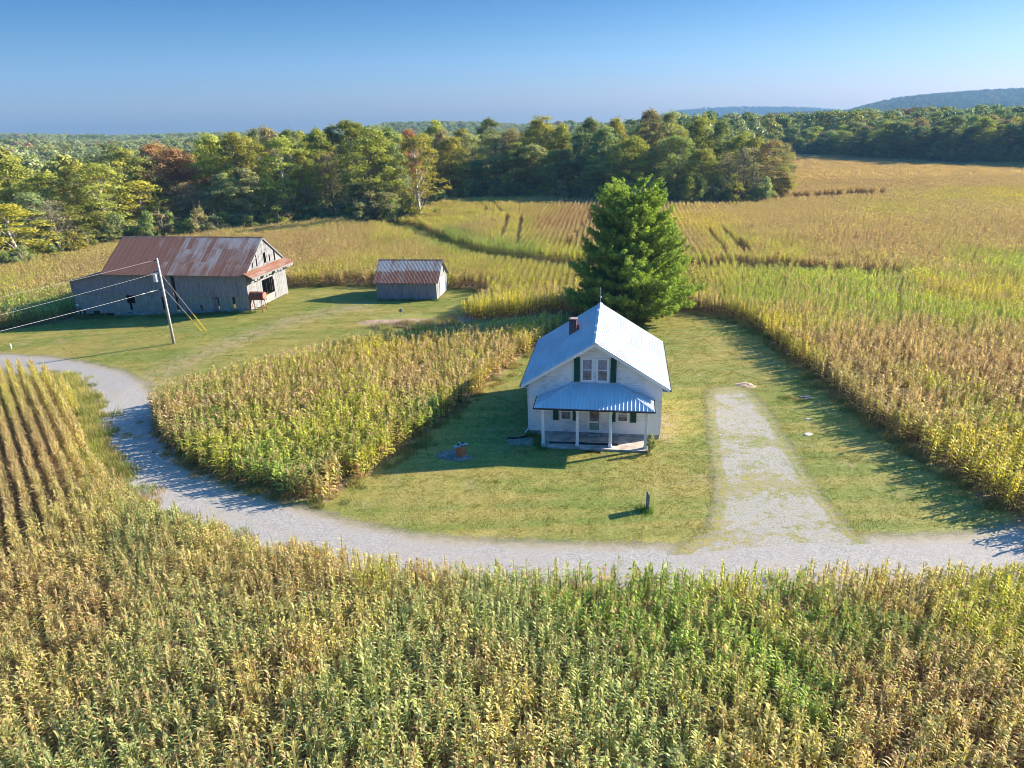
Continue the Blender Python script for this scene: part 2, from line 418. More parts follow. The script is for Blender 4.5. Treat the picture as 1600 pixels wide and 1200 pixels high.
def gravel_mat(name, patchy, tint=(1, 1, 1)):
    t = NT(name); pos = t.world()
    lc, fine = lawn_color(t, pos)
    d = t.attr('d', out='Fac')
    stones = t.new('ShaderNodeTexVoronoi'); t.put(stones.inputs['Vector'], pos); stones.inputs['Scale'].default_value = 22
    sc = t.sep(stones.outputs['Color'])[0]
    n1 = t.noise(pos, .35, 4); n2 = t.noise(pos, 1.9, 6, .7); n3 = t.noise(pos, 9, 4, .7); n4 = t.noise(pos, 30, 2, .6)
    g = t.mix(sc, (.19, .175, .16), (.385, .36, .335))
    g = t.mix(t.ramp(n1, .4, .65, 0, .5), g, (.30, .27, .235))
    g = t.mix(t.ramp(n2, .52, .75, 0, .45), g, (.18, .17, .16))
    if not patchy:   # two packed tracks with looser, dustier stone between and beside them
        w = t.math('ADD', d, t.math('MULTIPLY', t.math('SUBTRACT', n2, .5), .5))
        band = t.math('MAXIMUM', t.math('SUBTRACT', 1.0, t.math('MULTIPLY', t.math('ABSOLUTE', t.math('SUBTRACT', w, 2.1)), 2.2)), t.math('SUBTRACT', 1.0, t.math('MULTIPLY', w, 1.4)))
        band = t.math('MULTIPLY', t.math('MAXIMUM', band, 0.0), t.ramp(t.math('ADD', n1, t.math('MULTIPLY', n3, .4)), .55, .8, .1, .85), None, True)
        g = t.mix(band, g, (.30, .255, .18))
    grit = t.mix(t.ramp(n3, .35, .65), (.28, .22, .14), (.19, .18, .08))
    grit = t.mix(t.ramp(n4, .45, .6, 0, .5), grit, (.28, .265, .25))
    if patchy: grit = t.mix(t.ramp(t.noise(pos, 3.1, 4, .7), .42, .58), grit, lc)
    k = t.math('MULTIPLY', d, 1.4) if not patchy else t.math('MULTIPLY', t.math('MINIMUM', d, .42), 2.9)
    for nn_, a_ in ((n2, 2.4), (n3, 1.6), (n4, 1.2)): k = t.math('ADD', k, t.math('MULTIPLY', t.math('SUBTRACT', nn_, .5), a_))
    if patchy: k = t.math('ADD', t.math('SUBTRACT', k, .95), t.math('MULTIPLY', t.math('SUBTRACT', n1, .5), 3.4))
    c = t.mix(t.ramp(k, .0, .3), grit, g)
    if patchy: c = t.mix(t.ramp(t.math('ADD', n3, t.math('MULTIPLY', n1, .5)), .80, .92, 0, .8), c, lc)
    k2 = t.math('MULTIPLY', d, 1.5)
    for nn_, a_ in ((n2, 1.6), (n3, 1.6), (n4, 2.2)): k2 = t.math('ADD', k2, t.math('MULTIPLY', t.math('SUBTRACT', nn_, .5), a_))
    keepf = t.ramp(k2, -.75, -.25)
    t.bump(t.math('ADD', sc, n3), .5, .03)
    m_ = t.base(c); tp = t.new('ShaderNodeBsdfTransparent'); mx = t.new('ShaderNodeMixShader')
    t.put(mx.inputs[0], keepf); t.t.links.new(tp.outputs[0], mx.inputs[1]); t.t.links.new(t.b.outputs[0], mx.inputs[2]); t.t.links.new(mx.outputs[0], t.out.inputs[0])
    return m_
sheet('gravel_road', road_poly, 1.2, .22, .02, gravel_mat('road_gravel', False))
sheet('gravel_driveway', drive_poly, 1.2, .22, .024, gravel_mat('drive_gravel', True), clip=road_poly)
dm = plain('dirt_mat', (.42, .30, .19), .9, .3, 3, bump=.4)
def blob_sheet(name, cx, cy, rx, ry, lift, mat, seed, hgt=0.0):
    mb = MB(); n = 26; rg = random.Random(seed); ph = [rg.uniform(0, 6) for _ in range(4)]
    rings = [0, .35, .7, 1]
    pts = []
    for r in rings:
        ring = []
        for k in range(n):
            a = 2 * math.pi * k / n
            w = 1 + .16 * math.sin(2 * a + ph[0]) + .10 * math.sin(3 * a + ph[1]) + .07 * math.sin(7 * a + ph[2])
            x = cx + rx * r * w * math.cos(a); y = cy + ry * r * w * math.sin(a)
            ring.append((x, y, T(x, y) + lift * (1 - r ** 6) + .004 + hgt * (1 - r * r) ** 1.0 * (1 + .3 * math.sin(5 * a + ph[3]))))
        pts.append(ring)
    for i in range(3):
        for k in range(n): mb.quad(pts[i][k], pts[i + 1][k], pts[i + 1][(k + 1) % n], pts[i][(k + 1) % n])
    return mb.build(name, mat, smooth=True)

# ------------------------------------------------------------------ geometry-node scatter
def scatter(name, variants, pos, rotz, scale, idx, col, dry, label=None, cat=None, tilt=None, mat=None):
    coll = bpy.data.collections.new(name + '_kinds')
    for i, me in enumerate(variants):
        o = bpy.data.objects.new(f'{name}_kind_{i:02d}', me); coll.objects.link(o)
    n = len(pos)
    me = bpy.data.meshes.new(name); me.vertices.add(n); me.vertices.foreach_set('co', np.asarray(pos, dtype=np.float32).ravel())
    rot = np.zeros((n, 3)); rot[:, 2] = rotz
    if tilt is not None: rot[:, 0] = tilt[:, 0]; rot[:, 1] = tilt[:, 1]
    set_attr(me, 'rot', 'FLOAT_VECTOR', rot)
    scale = np.asarray(scale)
    if scale.ndim == 1: scale = np.stack([scale] * 3, -1)
    set_attr(me, 'scl', 'FLOAT_VECTOR', scale)
    set_attr(me, 'vid', 'INT', np.asarray(idx, dtype=np.int32))
    set_attr(me, 'tone', 'FLOAT_VECTOR', col)
    set_attr(me, 'dry', 'FLOAT', dry)
    o = bpy.data.objects.new(name, me); scene.collection.objects.link(o)
    if mat: me.materials.append(mat)
    ng = bpy.data.node_groups.new(name + '_gn', 'GeometryNodeTree')
    ng.interface.new_socket('Geometry', in_out='INPUT', socket_type='NodeSocketGeometry')
    ng.interface.new_socket('Geometry', in_out='OUTPUT', socket_type='NodeSocketGeometry')
    N = ng.nodes; L = ng.links
    gi = N.new('NodeGroupInput'); gout = N.new('NodeGroupOutput')
    ci = N.new('GeometryNodeCollectionInfo'); ci.inputs['Collection'].default_value = coll
    ci.inputs['Separate Children'].default_value = True; ci.inputs['Reset Children'].default_value = True
    iop = N.new('GeometryNodeInstanceOnPoints'); iop.inputs['Pick Instance'].default_value = True
    def na(nm, dt):
        a = N.new('GeometryNodeInputNamedAttribute'); a.data_type = dt; a.inputs[0].default_value = nm; return a.outputs[0]
    L.new(gi.outputs[0], iop.inputs['Points']); L.new(ci.outputs[0], iop.inputs['Instance'])
    L.new(na('vid', 'INT'), iop.inputs['Instance Index']); L.new(na('scl', 'FLOAT_VECTOR'), iop.inputs['Scale'])
    e2r = N.new('FunctionNodeEulerToRotation'); L.new(na('rot', 'FLOAT_VECTOR'), e2r.inputs[0]); L.new(e2r.outputs[0], iop.inputs['Rotation'])
    L.new(iop.outputs[0], gout.inputs[0])
    md = o.modifiers.new('scatter', 'NODES'); md.node_group = ng
    return tag(o, label, cat, kind='stuff')

# ------------------------------------------------------------------ corn
def leaf_attr_mesh(name, V, Fc, A, mat):
    me = bpy.data.meshes.new(name); me.from_pydata(V, [], Fc); me.update()
    set_attr(me, 'lf', 'FLOAT_COLOR', A); me.materials.append(mat); return me
t = NT('corn_mat')
tone = t.attr('tone', 'INSTANCER'); dry = t.attr('dry', 'INSTANCER', 'Fac'); lf = t.sep(t.attr('lf'))
# lf: x random per leaf, y height 0..1, z part (0 leaf, .5 stalk, 1 tassel)
th = t.math('ADD', dry, t.math('MULTIPLY', t.math('SUBTRACT', 1.0, lf[1]), .55))
isdry = t.ramp(t.math('SUBTRACT', th, lf[0]), -.10, .18)
h2 = t.math('FRACT', t.math('MULTIPLY', lf[0], 13.7))
green = t.mix(h2, t.mix(1.0, tone, (.72, .80, .85), 'MULTIPLY'), t.mix(1.0, tone, (1.30, 1.18, 1.0), 'MULTIPLY'))
tan = t.mix(h2, (.64, .48, .24), (.47, .31, .145))
tan = t.mix(t.ramp(lf[1], .15, .6, .55, 0), tan, (.34, .17, .08))
c = t.mix(isdry, green, tan)
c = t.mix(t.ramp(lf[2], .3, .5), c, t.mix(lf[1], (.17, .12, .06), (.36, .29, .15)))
c = t.mix(t.ramp(lf[2], .8, .95), c, t.mix(h2, (.42, .29, .17), (.50, .40, .22)))
corn_mat = t.leafy(c, .45, (1.15, 1.12, .70))

def corn_plant(V, Fc, A, rg, ox=0, oy=0, segs=4, leaves=12, lod=0, H=1.95, droop=1.0):
    H = H * rg.uniform(.9, 1.08); lean = (rg.uniform(-.08, .08), rg.uniform(-.08, .08))
    def sp(h): return (ox + lean[0] * h, oy + lean[1] * h, h)
    hs = H * .86
    sides = 3
    n0 = len(V)
    w = .014 if lod == 0 else .018
    for h in (0, hs):
        p = sp(h)
        for k in range(sides):
            a = 2.1 * k; V.append((p[0] + w * math.cos(a), p[1] + w * math.sin(a), p[2])); A.append((.5, h / H, .5, 1))
    for k in range(sides): Fc.append((n0 + k, n0 + (k + 1) % 3, n0 + 3 + (k + 1) % 3, n0 + 3 + k))
    az0 = rg.uniform(0, math.pi * 2)
    for i in range(leaves):
        f = (i + .6) / leaves
        h = H * (.14 + .74 * f)
        az = az0 + (i % 2) * math.pi + rg.uniform(-.6, .6)
        Ln = (1.0 if lod in (0, 2) else 1.25) * (.25 + .19 * math.sin(math.pi * min(1, f * 1.05))) * rg.uniform(.75, 1.2)
        wd = {0: .037, .5: .050, 1: .060, 2: .10}[lod] * rg.uniform(.8, 1.2)
        el = R_(rg.uniform(52, 82)) if f > .3 else R_(rg.uniform(5, 55))
        el *= {0: .84, .5: .78, 1: .78, 2: 1}[lod]
        bend = R_(rg.uniform(70, 150)) * droop * (1.15 - .5 * f)
        r = rg.random(); dx, dy = math.cos(az), math.sin(az); px, py = -dy, dx
        tw = rg.uniform(-.7, .7)
        x, z = 0.0, h; base = sp(h); prev = None
        st = Ln / segs
        for s_ in range(segs + 1):
            q = s_ / segs
            ww = wd * (min(1, .55 + q * 2)) * (1 - q ** 2.5) + .004
            ca, sa = math.cos(tw * q), math.sin(tw * q)
            c0 = (base[0] + dx * x, base[1] + dy * x, z)
            # width vector rotates out of the horizontal as the blade twists
            wx, wy, wz = px * ca * ww, py * ca * ww, sa * ww
            V.append((c0[0] - wx, c0[1] - wy, c0[2] - wz)); V.append((c0[0] + wx, c0[1] + wy, c0[2] + wz))
            hh = min(1, max(0, (h + .0) / H))
            A.append((r, hh, 0, 1)); A.append((r, hh, 0, 1))
            m = len(V)
            if s_: Fc.append((m - 4, m - 3, m - 1, m - 2))
            e = el - bend * (q ** 1.3)
            x += math.cos(e) * st; z += math.sin(e) * st
            z = max(z, .03)
    # tassel
    top = sp(hs)
    for k in range(4 if lod == 0 else 2):
        a = rg.uniform(0, 6.28); r = .09 * rg.random() + (.03 if k else 0)
        tip = (top[0] + r * math.cos(a), top[1] + r * math.sin(a), H + .10 - .07 * (k > 0))
        w = .008 if lod == 0 else .018; m = len(V)
        V += [(top[0] - w, top[1], top[2]), (top[0] + w, top[1] + w, top[2]), tip]
        A += [(rg.random(), 1, 1, 1)] * 3; Fc.append((m, m + 1, m + 2))

corn_vars = []
for i in range(10):
    V, Fc, A = [], [], []
    corn_plant(V, Fc, A, random.Random(100 + i), leaves=17 + i % 3, droop=1.15 + .22 * (i % 5))
    corn_vars.append(leaf_attr_mesh(f'corn_{i}', V, Fc, A, corn_mat))
for i in range(6):   # short piece of a row
    V, Fc, A = [], [], []; rg = random.Random(200 + i)
    for k in range(6):
        corn_plant(V, Fc, A, rg, ox=rg.uniform(-.05, .05), oy=-.625 + k * .25 + rg.uniform(-.06, .06), segs=3, leaves=10, lod=1)
    corn_vars.append(leaf_attr_mesh(f'corn_row_{i}', V, Fc, A, corn_mat))
MID = []
for i in range(8):   # plants of the mid-distance plots, leaves hanging wider
    V, Fc, A = [], [], []
    corn_plant(V, Fc, A, random.Random(150 + i), leaves=13 + i % 3, droop=.9 + .2 * (i % 4), lod=.5)
    MID.append(leaf_attr_mesh(f'corn_m_{i}', V, Fc, A, corn_mat))
for i in range(4):   # block for far fields
    V, Fc, A = [], [], []; rg = random.Random(300 + i)
    for r in range(4):
        for k in range(9):
            corn_plant(V, Fc, A, rg, ox=(r - 1.5) * .76 + rg.uniform(-.06, .06), oy=-1.35 + k * .34 + rg.uniform(-.12, .12), segs=2, leaves=6, lod=2)
    corn_vars.append(leaf_attr_mesh(f'corn_block_{i}', V, Fc, A, corn_mat))

corn_vars += MID
YG = (.47, .49, .080); YL = (.60, .55, .07); G_ = (.27, .39, .075); FG = (.36, .41, .16); OL = (.50, .455, .17); LM = (.40, .49, .075)
SPLATS = [(0, 600, YG, .5), (30, 680, OL, .85), (80, 720, OL, .8), (50, 640, OL, .8), (0, 760, OL, .75), (150, 690, YG, .35), (110, 615, YG, .3), (100, 800, OL, .45), (30, 900, OL, .45), (200, 900, FG, .35), (180, 780, FG, .4), (400, 900, FG, .2),
    (440, 845, OL, .7), (330, 822, OL, .6), (560, 870, YG, .45), (700, 888, OL, .55), (640, 880, OL, .7), (900, 905, G_, .35), (800, 960, FG, .15), (1000, 950, G_, .18), (1200, 925, YG, .25), (1400, 915, OL, .55), (1500, 960, YG, .35), (1300, 980, G_, .25),
    (100, 1000, OL, .5), (250, 1080, FG, .4), (30, 1150, FG, .12), (300, 1160, FG, .3), (480, 1000, OL, .45), (600, 1000, FG, .25), (700, 1100, OL, .45), (650, 1150, FG, .45), (900, 1050, FG, .2), (950, 1150, FG, .3), (1100, 1100, OL, .5), (1300, 1120, OL, .75), (1500, 1150, OL, .75), (1150, 1000, G_, .2), (1250, 1050, OL, .5), (1450, 1050, OL, .55), (1550, 1050, OL, .55), (1580, 980, YG, .35), (1420, 990, G_, .2), (1150, 1170, OL, .65),
    (280, 600, OL, .75), (330, 590, YG, .6), (400, 570, YG, .35), (470, 545, YG, .4), (600, 530, YL, .3), (330, 680, YG, .3), (260, 650, G_, .35), (500, 640, YG, .22), (560, 600, YG, .25), (420, 700, G_, .25), (600, 600, YG, .35), (640, 590, OL, .45), (450, 740, OL, .45), (500, 760, OL, .5), (560, 720, YG, .3), (600, 680, YG, .25), (660, 640, G_, .3), (700, 600, YG, .4), (760, 560, OL, .5), (700, 550, YG, .35), (800, 520, YL, .3), (840, 500, YG, .35), (860, 520, OL, .75), (500, 790, OL, .8),
    (480, 385, OL, .85), (550, 370, OL, .8), (440, 400, OL, .85), (520, 420, YG, .5), (30, 440, YG, .45), (100, 430, OL, .6), (170, 410, OL, .75), (0, 490, G_, .4), (600, 370, YG, .55), (640, 385, OL, .6), (700, 400, YG, .5), (660, 420, YG, .45), (760, 430, YG, .35), (560, 410, YG, .5), (860, 450, YG, .35), (530, 438, OL, .85), (800, 470, YL, .2), (770, 480, YL, .15), (730, 445, OL, .7), (830, 440, YG, .35), (870, 470, YG, .35),
    (700, 325, YG, .5), (750, 350, OL, .6), (680, 345, YG, .5), (700, 365, G_, .2), (640, 352, YG, .4), (900, 330, (.36, .24, .10), .97), (860, 345, (.36, .24, .10), .85), (840, 330, YG, .6), (900, 360, OL, .9), (900, 395, YG, .3), (870, 385, YG, .35), (780, 385, G_, .2), (800, 350, YG, .4), (760, 330, YG, .3), (950, 330, OL, .95),
    (1080, 345, YL, .35), (1130, 370, YG, .3), (1060, 370, OL, .55), (1200, 350, OL, .65), (1180, 335, OL, .65), (1300, 350, OL, .65), (1300, 260, OL, .9), (1250, 300, OL, .9), (1400, 285, OL, .85), (1500, 300, YG, .6), (1540, 285, OL, .75), (1590, 300, YL, .4), (1590, 275, OL, .8), (1400, 322, YG, .6), (1250, 335, OL, .75), (1350, 370, OL, .9), (1420, 385, OL, .9), (1550, 350, OL, .8), (1590, 380, OL, .7), (1500, 330, OL, .7), (1200, 390, YG, .45), (1300, 400, OL, .6), (1450, 405, OL, .55), (1500, 425, LM, .12), (1540, 470, LM, .15), (1300, 475, LM, .15), (1420, 445, LM, .12), (1240, 425, LM, .2), (1590, 405, LM, .2), (1100, 410, YG, .3), (1110, 450, YG, .35), (1080, 470, OL, .9), (1130, 480, OL, .9), (1200, 455, LM, .15), (1300, 440, LM, .15), (1380, 460, LM, .12), (1250, 480, YG, .15), (1500, 450, YL, .15), (1560, 440, YL, .2), (1180, 495, YL, .15), (1230, 535, YL, .12), (1400, 500, OL, .7), (1350, 525, OL, .8), (1450, 545, OL, .85), (1490, 500, YG, .35), (1560, 520, OL, .5), (1580, 560, OL, .75), (1300, 570, OL, .5), (1350, 620, OL, .5), (1420, 600, OL, .8), (1450, 640, OL, .5), (1480, 680, YL, .2), (1560, 650, YG, .25), (1560, 740, YL, .15), (1500, 720, YG, .35), (1590, 690, YL, .15), (1540, 600, YG, .45), (1320, 500, YG, .5), (1450, 480, LM, .15)]
sp_xy = np.array([gp(a, b, 1.6) for a, b, _, _ in SPLATS]); sp_c = np.array([c for _, _, c, _ in SPLATS]); sp_d = np.array([d for *_, d in SPLATS])
sp_reg = np.zeros(len(SPLATS))
def corn_tone(x, y):
    n = len(x); col = np.zeros((n, 3)); dr = np.zeros(n)
    for s in range(0, n, 20000):
        xs = x[s:s + 20000]; ys = y[s:s + 20000]
        wx = xs + (vnoise(xs, ys, 6, 21) - .5) * 5; wy = ys + (vnoise(xs, ys, 6, 22) - .5) * 7
        sc = 1.0 / (8 + .12 * ys)
        dx = (wx[:, None] - sp_xy[None, :, 0]) * sc[:, None]; dy = (wy[:, None] - sp_xy[None, :, 1]) * sc[:, None] * .6
        w = 1 / (dx * dx + dy * dy + .01) ** 2.2
        w /= w.sum(1, keepdims=True)
        col[s:s + 20000] = w @ sp_c; dr[s:s + 20000] = w @ sp_d
    dr += np.where(y < 36 - .3 * np.minimum(x, 0), -.29, -.17) + .14 * S((y - 110) / 60) + (vnoise(x, y, 2.2, 31) - .5) * .45 + (vnoise(x, y, 8, 32) - .5) * .25 + rng.normal(0, .12, n)
    col *= 1.09 * (1 + (vnoise(x, y, 3.5, 33) - .5) * .35)[:, None] * (1 + rng.normal(0, .08, n))[:, None]
    return col, np.clip(dr, -.2, 1.1)

def visible(x, y, pad=60):
    d = y * cP + CAM_H * sP
    u = 800 + F_PX * x / np.maximum(d, 1)
    return (u > -pad - 30) & (u < 1600 + pad + 30)
def corn_points(region, theta, y0, y1, rows, step, jit, bounds):
    x0, x1, ya, yb = bounds
    R = math.hypot(x1 - x0, yb - ya) / 2 + 2; cx, cy = (x0 + x1) / 2, (ya + yb) / 2
    a = np.arange(-R, R, rows); b = np.arange(-R, R, step)
    Aa, Bb = np.meshgrid(a, b); Aa = Aa.ravel(); Bb = Bb.ravel() + rng.uniform(-step / 2, step / 2, Aa.size) * .6
    ax = np.array([math.cos(theta), math.sin(theta)]); rx = np.array([-ax[1], ax[0]])  # ax = row direction
    wob = (vnoise(Bb, Aa * 0, 30, 8) - .5) * 1.2
    x = cx + ax[0] * Bb + rx[0] * (Aa + wob); y = cy + ax[1] * Bb + rx[1] * (Aa + wob)
    jj = np.where(x < -22, .06, jit) if region == 1 else jit
    x = x + rng.normal(0, 1, x.size) * jj; y = y + rng.normal(0, 1, x.size) * jj
    m = (x > x0) & (x < x1) & (y > max(ya, y0)) & (y <= min(yb, y1)) & visible(x, y, 170)
    x = x[m]; y = y[m]
    k = corn_region(x, y) == region
    return x[k], y[k]
def make_field(name, label, parts):
    P, RZ, SC, ID, CO, DR = [], [], [], [], [], []
    for x, y, kind, th in parts:
        n = len(x); z = terrain(x, y)
        P.append(np.stack([x, y, z], -1)); c, d = corn_tone(x, y); CO.append(c); DR.append(d)
        if kind == .5: ID.append(20 + rng.integers(0, 8, n)); RZ.append(rng.uniform(0, 6.28, n)); hs = rng.normal(.92, .08, n)
        elif kind == 0: ID.append(rng.integers(0, 10, n)); RZ.append(rng.uniform(0, 6.28, n)); hs = rng.normal(.90, .08, n)
        elif kind == 1: ID.append(10 + rng.integers(0, 6, n)); RZ.append(th - math.pi / 2 + rng.integers(0, 2, n) * math.pi); hs = rng.normal(1, .06, n)
        else: ID.append(16 + rng.integers(0, 4, n)); RZ.append(th - math.pi / 2 + rng.integers(0, 2, n) * math.pi); hs = rng.normal(1, .05, n)
        hs = hs * (.90 + .22 * vnoise(x, y, 5, 41)) * (.93 + .14 * vnoise(x, y, 17, 42))
        wd_ = (.84 if kind == 0 else 1.0) * np.ones(n); SC.append(np.stack([wd_, wd_, hs], -1))
    P = np.concatenate(P); n = len(P)
    print(name, n)
    return scatter(name, corn_vars, P, np.concatenate(RZ), np.concatenate(SC), np.concatenate(ID), np.concatenate(CO), np.concatenate(DR), label, 'cornfield')
TH_FG = math.atan2(36.78 - 45.95, -27.65 + 34.72)
xa, ya_ = corn_points(1, TH_FG, 0, 80, .70, .12, .24, (-60, 60, 10, 62))
make_field('foreground_corn', 'ripening green and tan corn filling the foreground below the gravel road', [(xa, ya_, 0, TH_FG)])
xb, yb_ = corn_points(2, R_(68), 0, 120, .76, .16, .26, (-32, 12, 28, 75))
make_field('corner_corn', 'yellow green corn plot enclosed by the gravel road and the house lawn', [(xb, yb_, .5, 0)])
TH_D = R_(82)
x1, y1 = corn_points(3, R_(62), 0, 74, .76, .19, .26, (-60, 110, 20, 76))
x2, y2 = corn_points(3, TH_D, 74, 185, .76, 1.5, .02, (-130, 200, 72, 190))
x3, y3 = corn_points(3, TH_D, 185, 340, 3.04, 3.0, .1, (-20, 320, 180, 345))
make_field('back_corn', 'broad yellow and tan cornfield spreading behind the house and outbuildings to the woods', [(x1, y1, .5, 0), (x2, y2, 1, TH_D), (x3, y3, 2, TH_D)])

# ------------------------------------------------------------------ lawn blades and rank grass
t = NT('grass_blade'); pos = t.world(); lc, fine = lawn_color(t, pos)
gl = t.sep(t.attr('lf'))
lc = t.mix(1.0, lc, t.mix(gl[0], (.75, .8, .7), (1.35, 1.3, 1.2)), 'MULTIPLY')
grass_mat = t.leafy(lc, .3, (1.1, 1.15, .7))
t = NT('rank_grass'); tone = t.attr('tone', 'INSTANCER'); gl = t.sep(t.attr('lf'))
rank_mat = t.leafy(t.mix(1.0, tone, t.mix(gl[0], (.65, .7, .6), (1.4, 1.35, 1.2)), 'MULTIPLY'), .3, (1.1, 1.15, .7))
def blade_patch(seed, n, size, h, w, mat):
    V, Fc, A = [], [], []; rg = random.Random(seed)
    for _ in range(n):
        x = rg.uniform(-size, size) / 2; y = rg.uniform(-size, size) / 2; a = rg.uniform(0, 6.28); hh = h * rg.uniform(.5, 1.2)
        dx, dy = math.cos(a) * w / 2, math.sin(a) * w / 2; l = hh * rg.uniform(.2, .9); b = rg.uniform(0, 6.28)
        m = len(V); V += [(x - dx, y - dy, 0), (x + dx, y + dy, 0), (x + l * math.cos(b), y + l * math.sin(b), hh)]
        r = rg.random(); A += [(r, 0, 0, 1), (r, 0, 0, 1), (r, 1, 0, 1)]; Fc.append((m, m + 1, m + 2))
    return leaf_attr_mesh('blades', V, Fc, A, mat)
lv = [blade_patch(500 + i, 260, 1.1, .055, .022, grass_mat) for i in range(5)]
X, Y = np.meshgrid(np.arange(-70, 60, .95), np.arange(22, 92, .95)); X = X.ravel(); Y = Y.ravel()
dr_ = line_dist(X, Y, road_poly, True) * np.where(in_poly(X, Y, road_poly), 1, -1)
dd_ = line_dist(X, Y, drive_poly, True) * np.where(in_poly(X, Y, drive_poly), 1, -1)
m = (corn_region(X, Y) == 0) & (dr_ < -.45) & (dd_ < -.4 + 1.0 * rng.random(X.size)) & visible(X, Y, 60) & ~in_poly(X, Y, GARDEN) & ~in_poly(X, Y, big_poly)
X = X[m] + rng.uniform(-.2, .2, m.sum()); Y = Y[m] + rng.uniform(-.2, .2, m.sum()); n = len(X)
print('lawn', n)
scatter('lawn_grass', lv, np.stack([X, Y, terrain(X, Y) + .005], -1), rng.uniform(0, 6.28, n), rng.uniform(.8, 1.25, n), rng.integers(0, 5, n), np.ones((n, 3)), np.zeros(n), 'short mown grass of the lawn and barn yard', 'grass')
# rank grass and weeds along field edges, road verges and in the wet swale
rv = [blade_patch(600 + i, 90, .8, .38, .03, rank_mat) for i in range(5)]
px, py, pc, ps = [], [], [], []
def strip(poly, w, step, col, sc, closed=False):
    for i in range(len(poly) - (0 if closed else 1)):
        a = np.array(poly[i]); b = np.array(poly[(i + 1) % len(poly)]); L_ = np.hypot(*(b - a))
        for k in range(max(1, int(L_ / step))):
            q = a + (b - a) * rng.random() + rng.normal(0, w, 2)
            px.append(q[0]); py.append(q[1]); c_ = np.array(col[rng.integers(0, len(col))]) * rng.uniform(.8, 1.25); pc.append(c_); ps.append(sc * rng.uniform(.5, 1.3))
DRYG = [(.36, .27, .12), (.28, .24, .09), (.17, .19, .06)]
strip(SW, 1.7, .16, [(.13, .19, .05), (.20, .22, .06), (.30, .25, .09)], 1.9)
strip(plotB[:13], .45, .22, DRYG, .75)
strip([gp(*p) for p in [(1075, 489), (1122, 495), (1160, 505), (1190, 524), (1232, 564), (1290, 606), (1350, 654), (1420, 704), (1500, 759), (1568, 802)]], .4, .2, DRYG, .8)
strip([gp(*p) for p in [(452, 448), (520, 446), (588, 447), (700, 450), (757, 455)]], .3, .3, DRYG, .9)
strip([gp(*p) for p in [(62, 588), (112, 605), (130, 625), (143, 662), (156, 690), (172, 722), (200, 768), (235, 806), (300, 840), (400, 868), (520, 890)]], .55, .12, DRYG + [(.2, .24, .06)], 1.0)
strip([gp(*p) for p in [(95, 588), (125, 630), (128, 680), (150, 730)]], .6, .10, [(.40, .38, .11), (.36, .31, .12), (.26, .28, .08)], 1.0)
strip([gp(*p) for p in [(640, 905), (900, 925), (1200, 930), (1500, 918), (1700, 900)]], .4, .4, DRYG, .8)
strip([gp(*p) for p in [(595, 512), (720, 505)]], .8, .1, [(.30, .22, .15), (.22, .18, .12), (.24, .24, .08)], 1.1)
strip([gp(*p) for p in [(828, 680), (848, 700)]], .1, .12, [(.12, .2, .05)], .7)
strip([gp(*p) for p in [(120, 498), (200, 496), (300, 493), (392, 489)]], .15, .25, [(.12, .2, .05), (.2, .2, .07)], .9)
strip([gp(*p) for p in [(590, 470), (683, 470)]], .1, .25, [(.12, .2, .05)], .6)
strip([gp(*p) for p in [(1006, 796), (1013, 800)]], .12, .05, [(.13, .22, .04)], .7)
strip([gp(*p) for p in [(1222, 622), (1264, 626)]], .25, .2, DRYG, .45)
strip([gp(u, v) for u, v in [(1600, 264), (1500, 262), (1400, 258), (1320, 251), (1243, 247)]], .8, .7, DRYG, 3)
px = np.array(px); py = np.array(py); n = len(px)
print('rank', n)
scatter('rank_grass', rv, np.stack([px, py, terrain(px, py)], -1), rng.uniform(0, 6.28, n), np.array(ps), rng.integers(0, 5, n), np.array(pc), np.zeros(n), 'uncut rank grass and weeds along the field edges, verges and swale', 'grass')
tag(blob_sheet('garden_soil', *[float(np.mean([p[i] for p in GARDEN])) for i in (0, 1)], 5.2, 1.35, .03, plain('garden_dirt', (.31, .215, .15), .95, .3, 2), 4), kind='structure')
tag(blob_sheet('dirt_mound', *gp(1165, 602), .75, .55, .01, dm, 5, .12), 'small bare orange dirt mound on the lawn behind the gravel driveway', 'dirt mound')
tag(blob_sheet('bare_soil', *gp(818, 690), .9, .7, .02, plain('bare_soil_mat', (.30, .22, .15), .95, .3, 3), 8), kind='structure')

# ------------------------------------------------------------------ building materials
t = NT('white_siding'); o = t.coord()
n1 = t.noise(t.coord('Object', (1.2, 1.2, 9)), 1.6, 6, .7); n2 = t.noise(o, .7, 4); n3 = t.noise(t.coord('Object', (3, 3, .6)), 2, 4)
k = t.math('ADD', t.math('MULTIPLY', n1, .65), t.math('MULTIPLY', n2, .45))
c = t.mix(t.ramp(k, .55, .70, 0, .7), (.80, .80, .79), (.38, .38, .36))
c = t.mix(t.ramp(n3, .6, .8, 0, .3), c, (.55, .53, .48))
t.b.inputs['Roughness'].default_value = .6
M_siding = t.base(c)
M_white = plain('white_paint', (.78, .78, .77), .55, .06, 5)
M_green = plain('shutter_green', (.012, .085, .045), .5, .2, 6)
M_conc = plain('concrete', (.36, .35, .33), .9, .25, 2.5, bump=.3)
M_slab = plain('slab_concrete', (.42, .35, .30), .9, .3, 1.5, bump=.3)
M_dark = plain('dark_metal', (.03, .03, .035), .5, .2, 8)
M_black = plain('black_plastic', (.015, .015, .017), .55, .2, 9)
M_glassdark = NT('window_glass'); _g = M_glassdark
_g.b.inputs['Roughness'].default_value = .06; _g.b.inputs['Specular IOR Level'].default_value = .6
M_glass = _g.base(_g.mix(_g.ramp(_g.noise(_g.coord(), 2.5, 3), .35, .7), (.10, .10, .13), (.25, .25, .28)))
M_curtain = plain('curtain', (.30, .29, .33), .9, .2, 9)
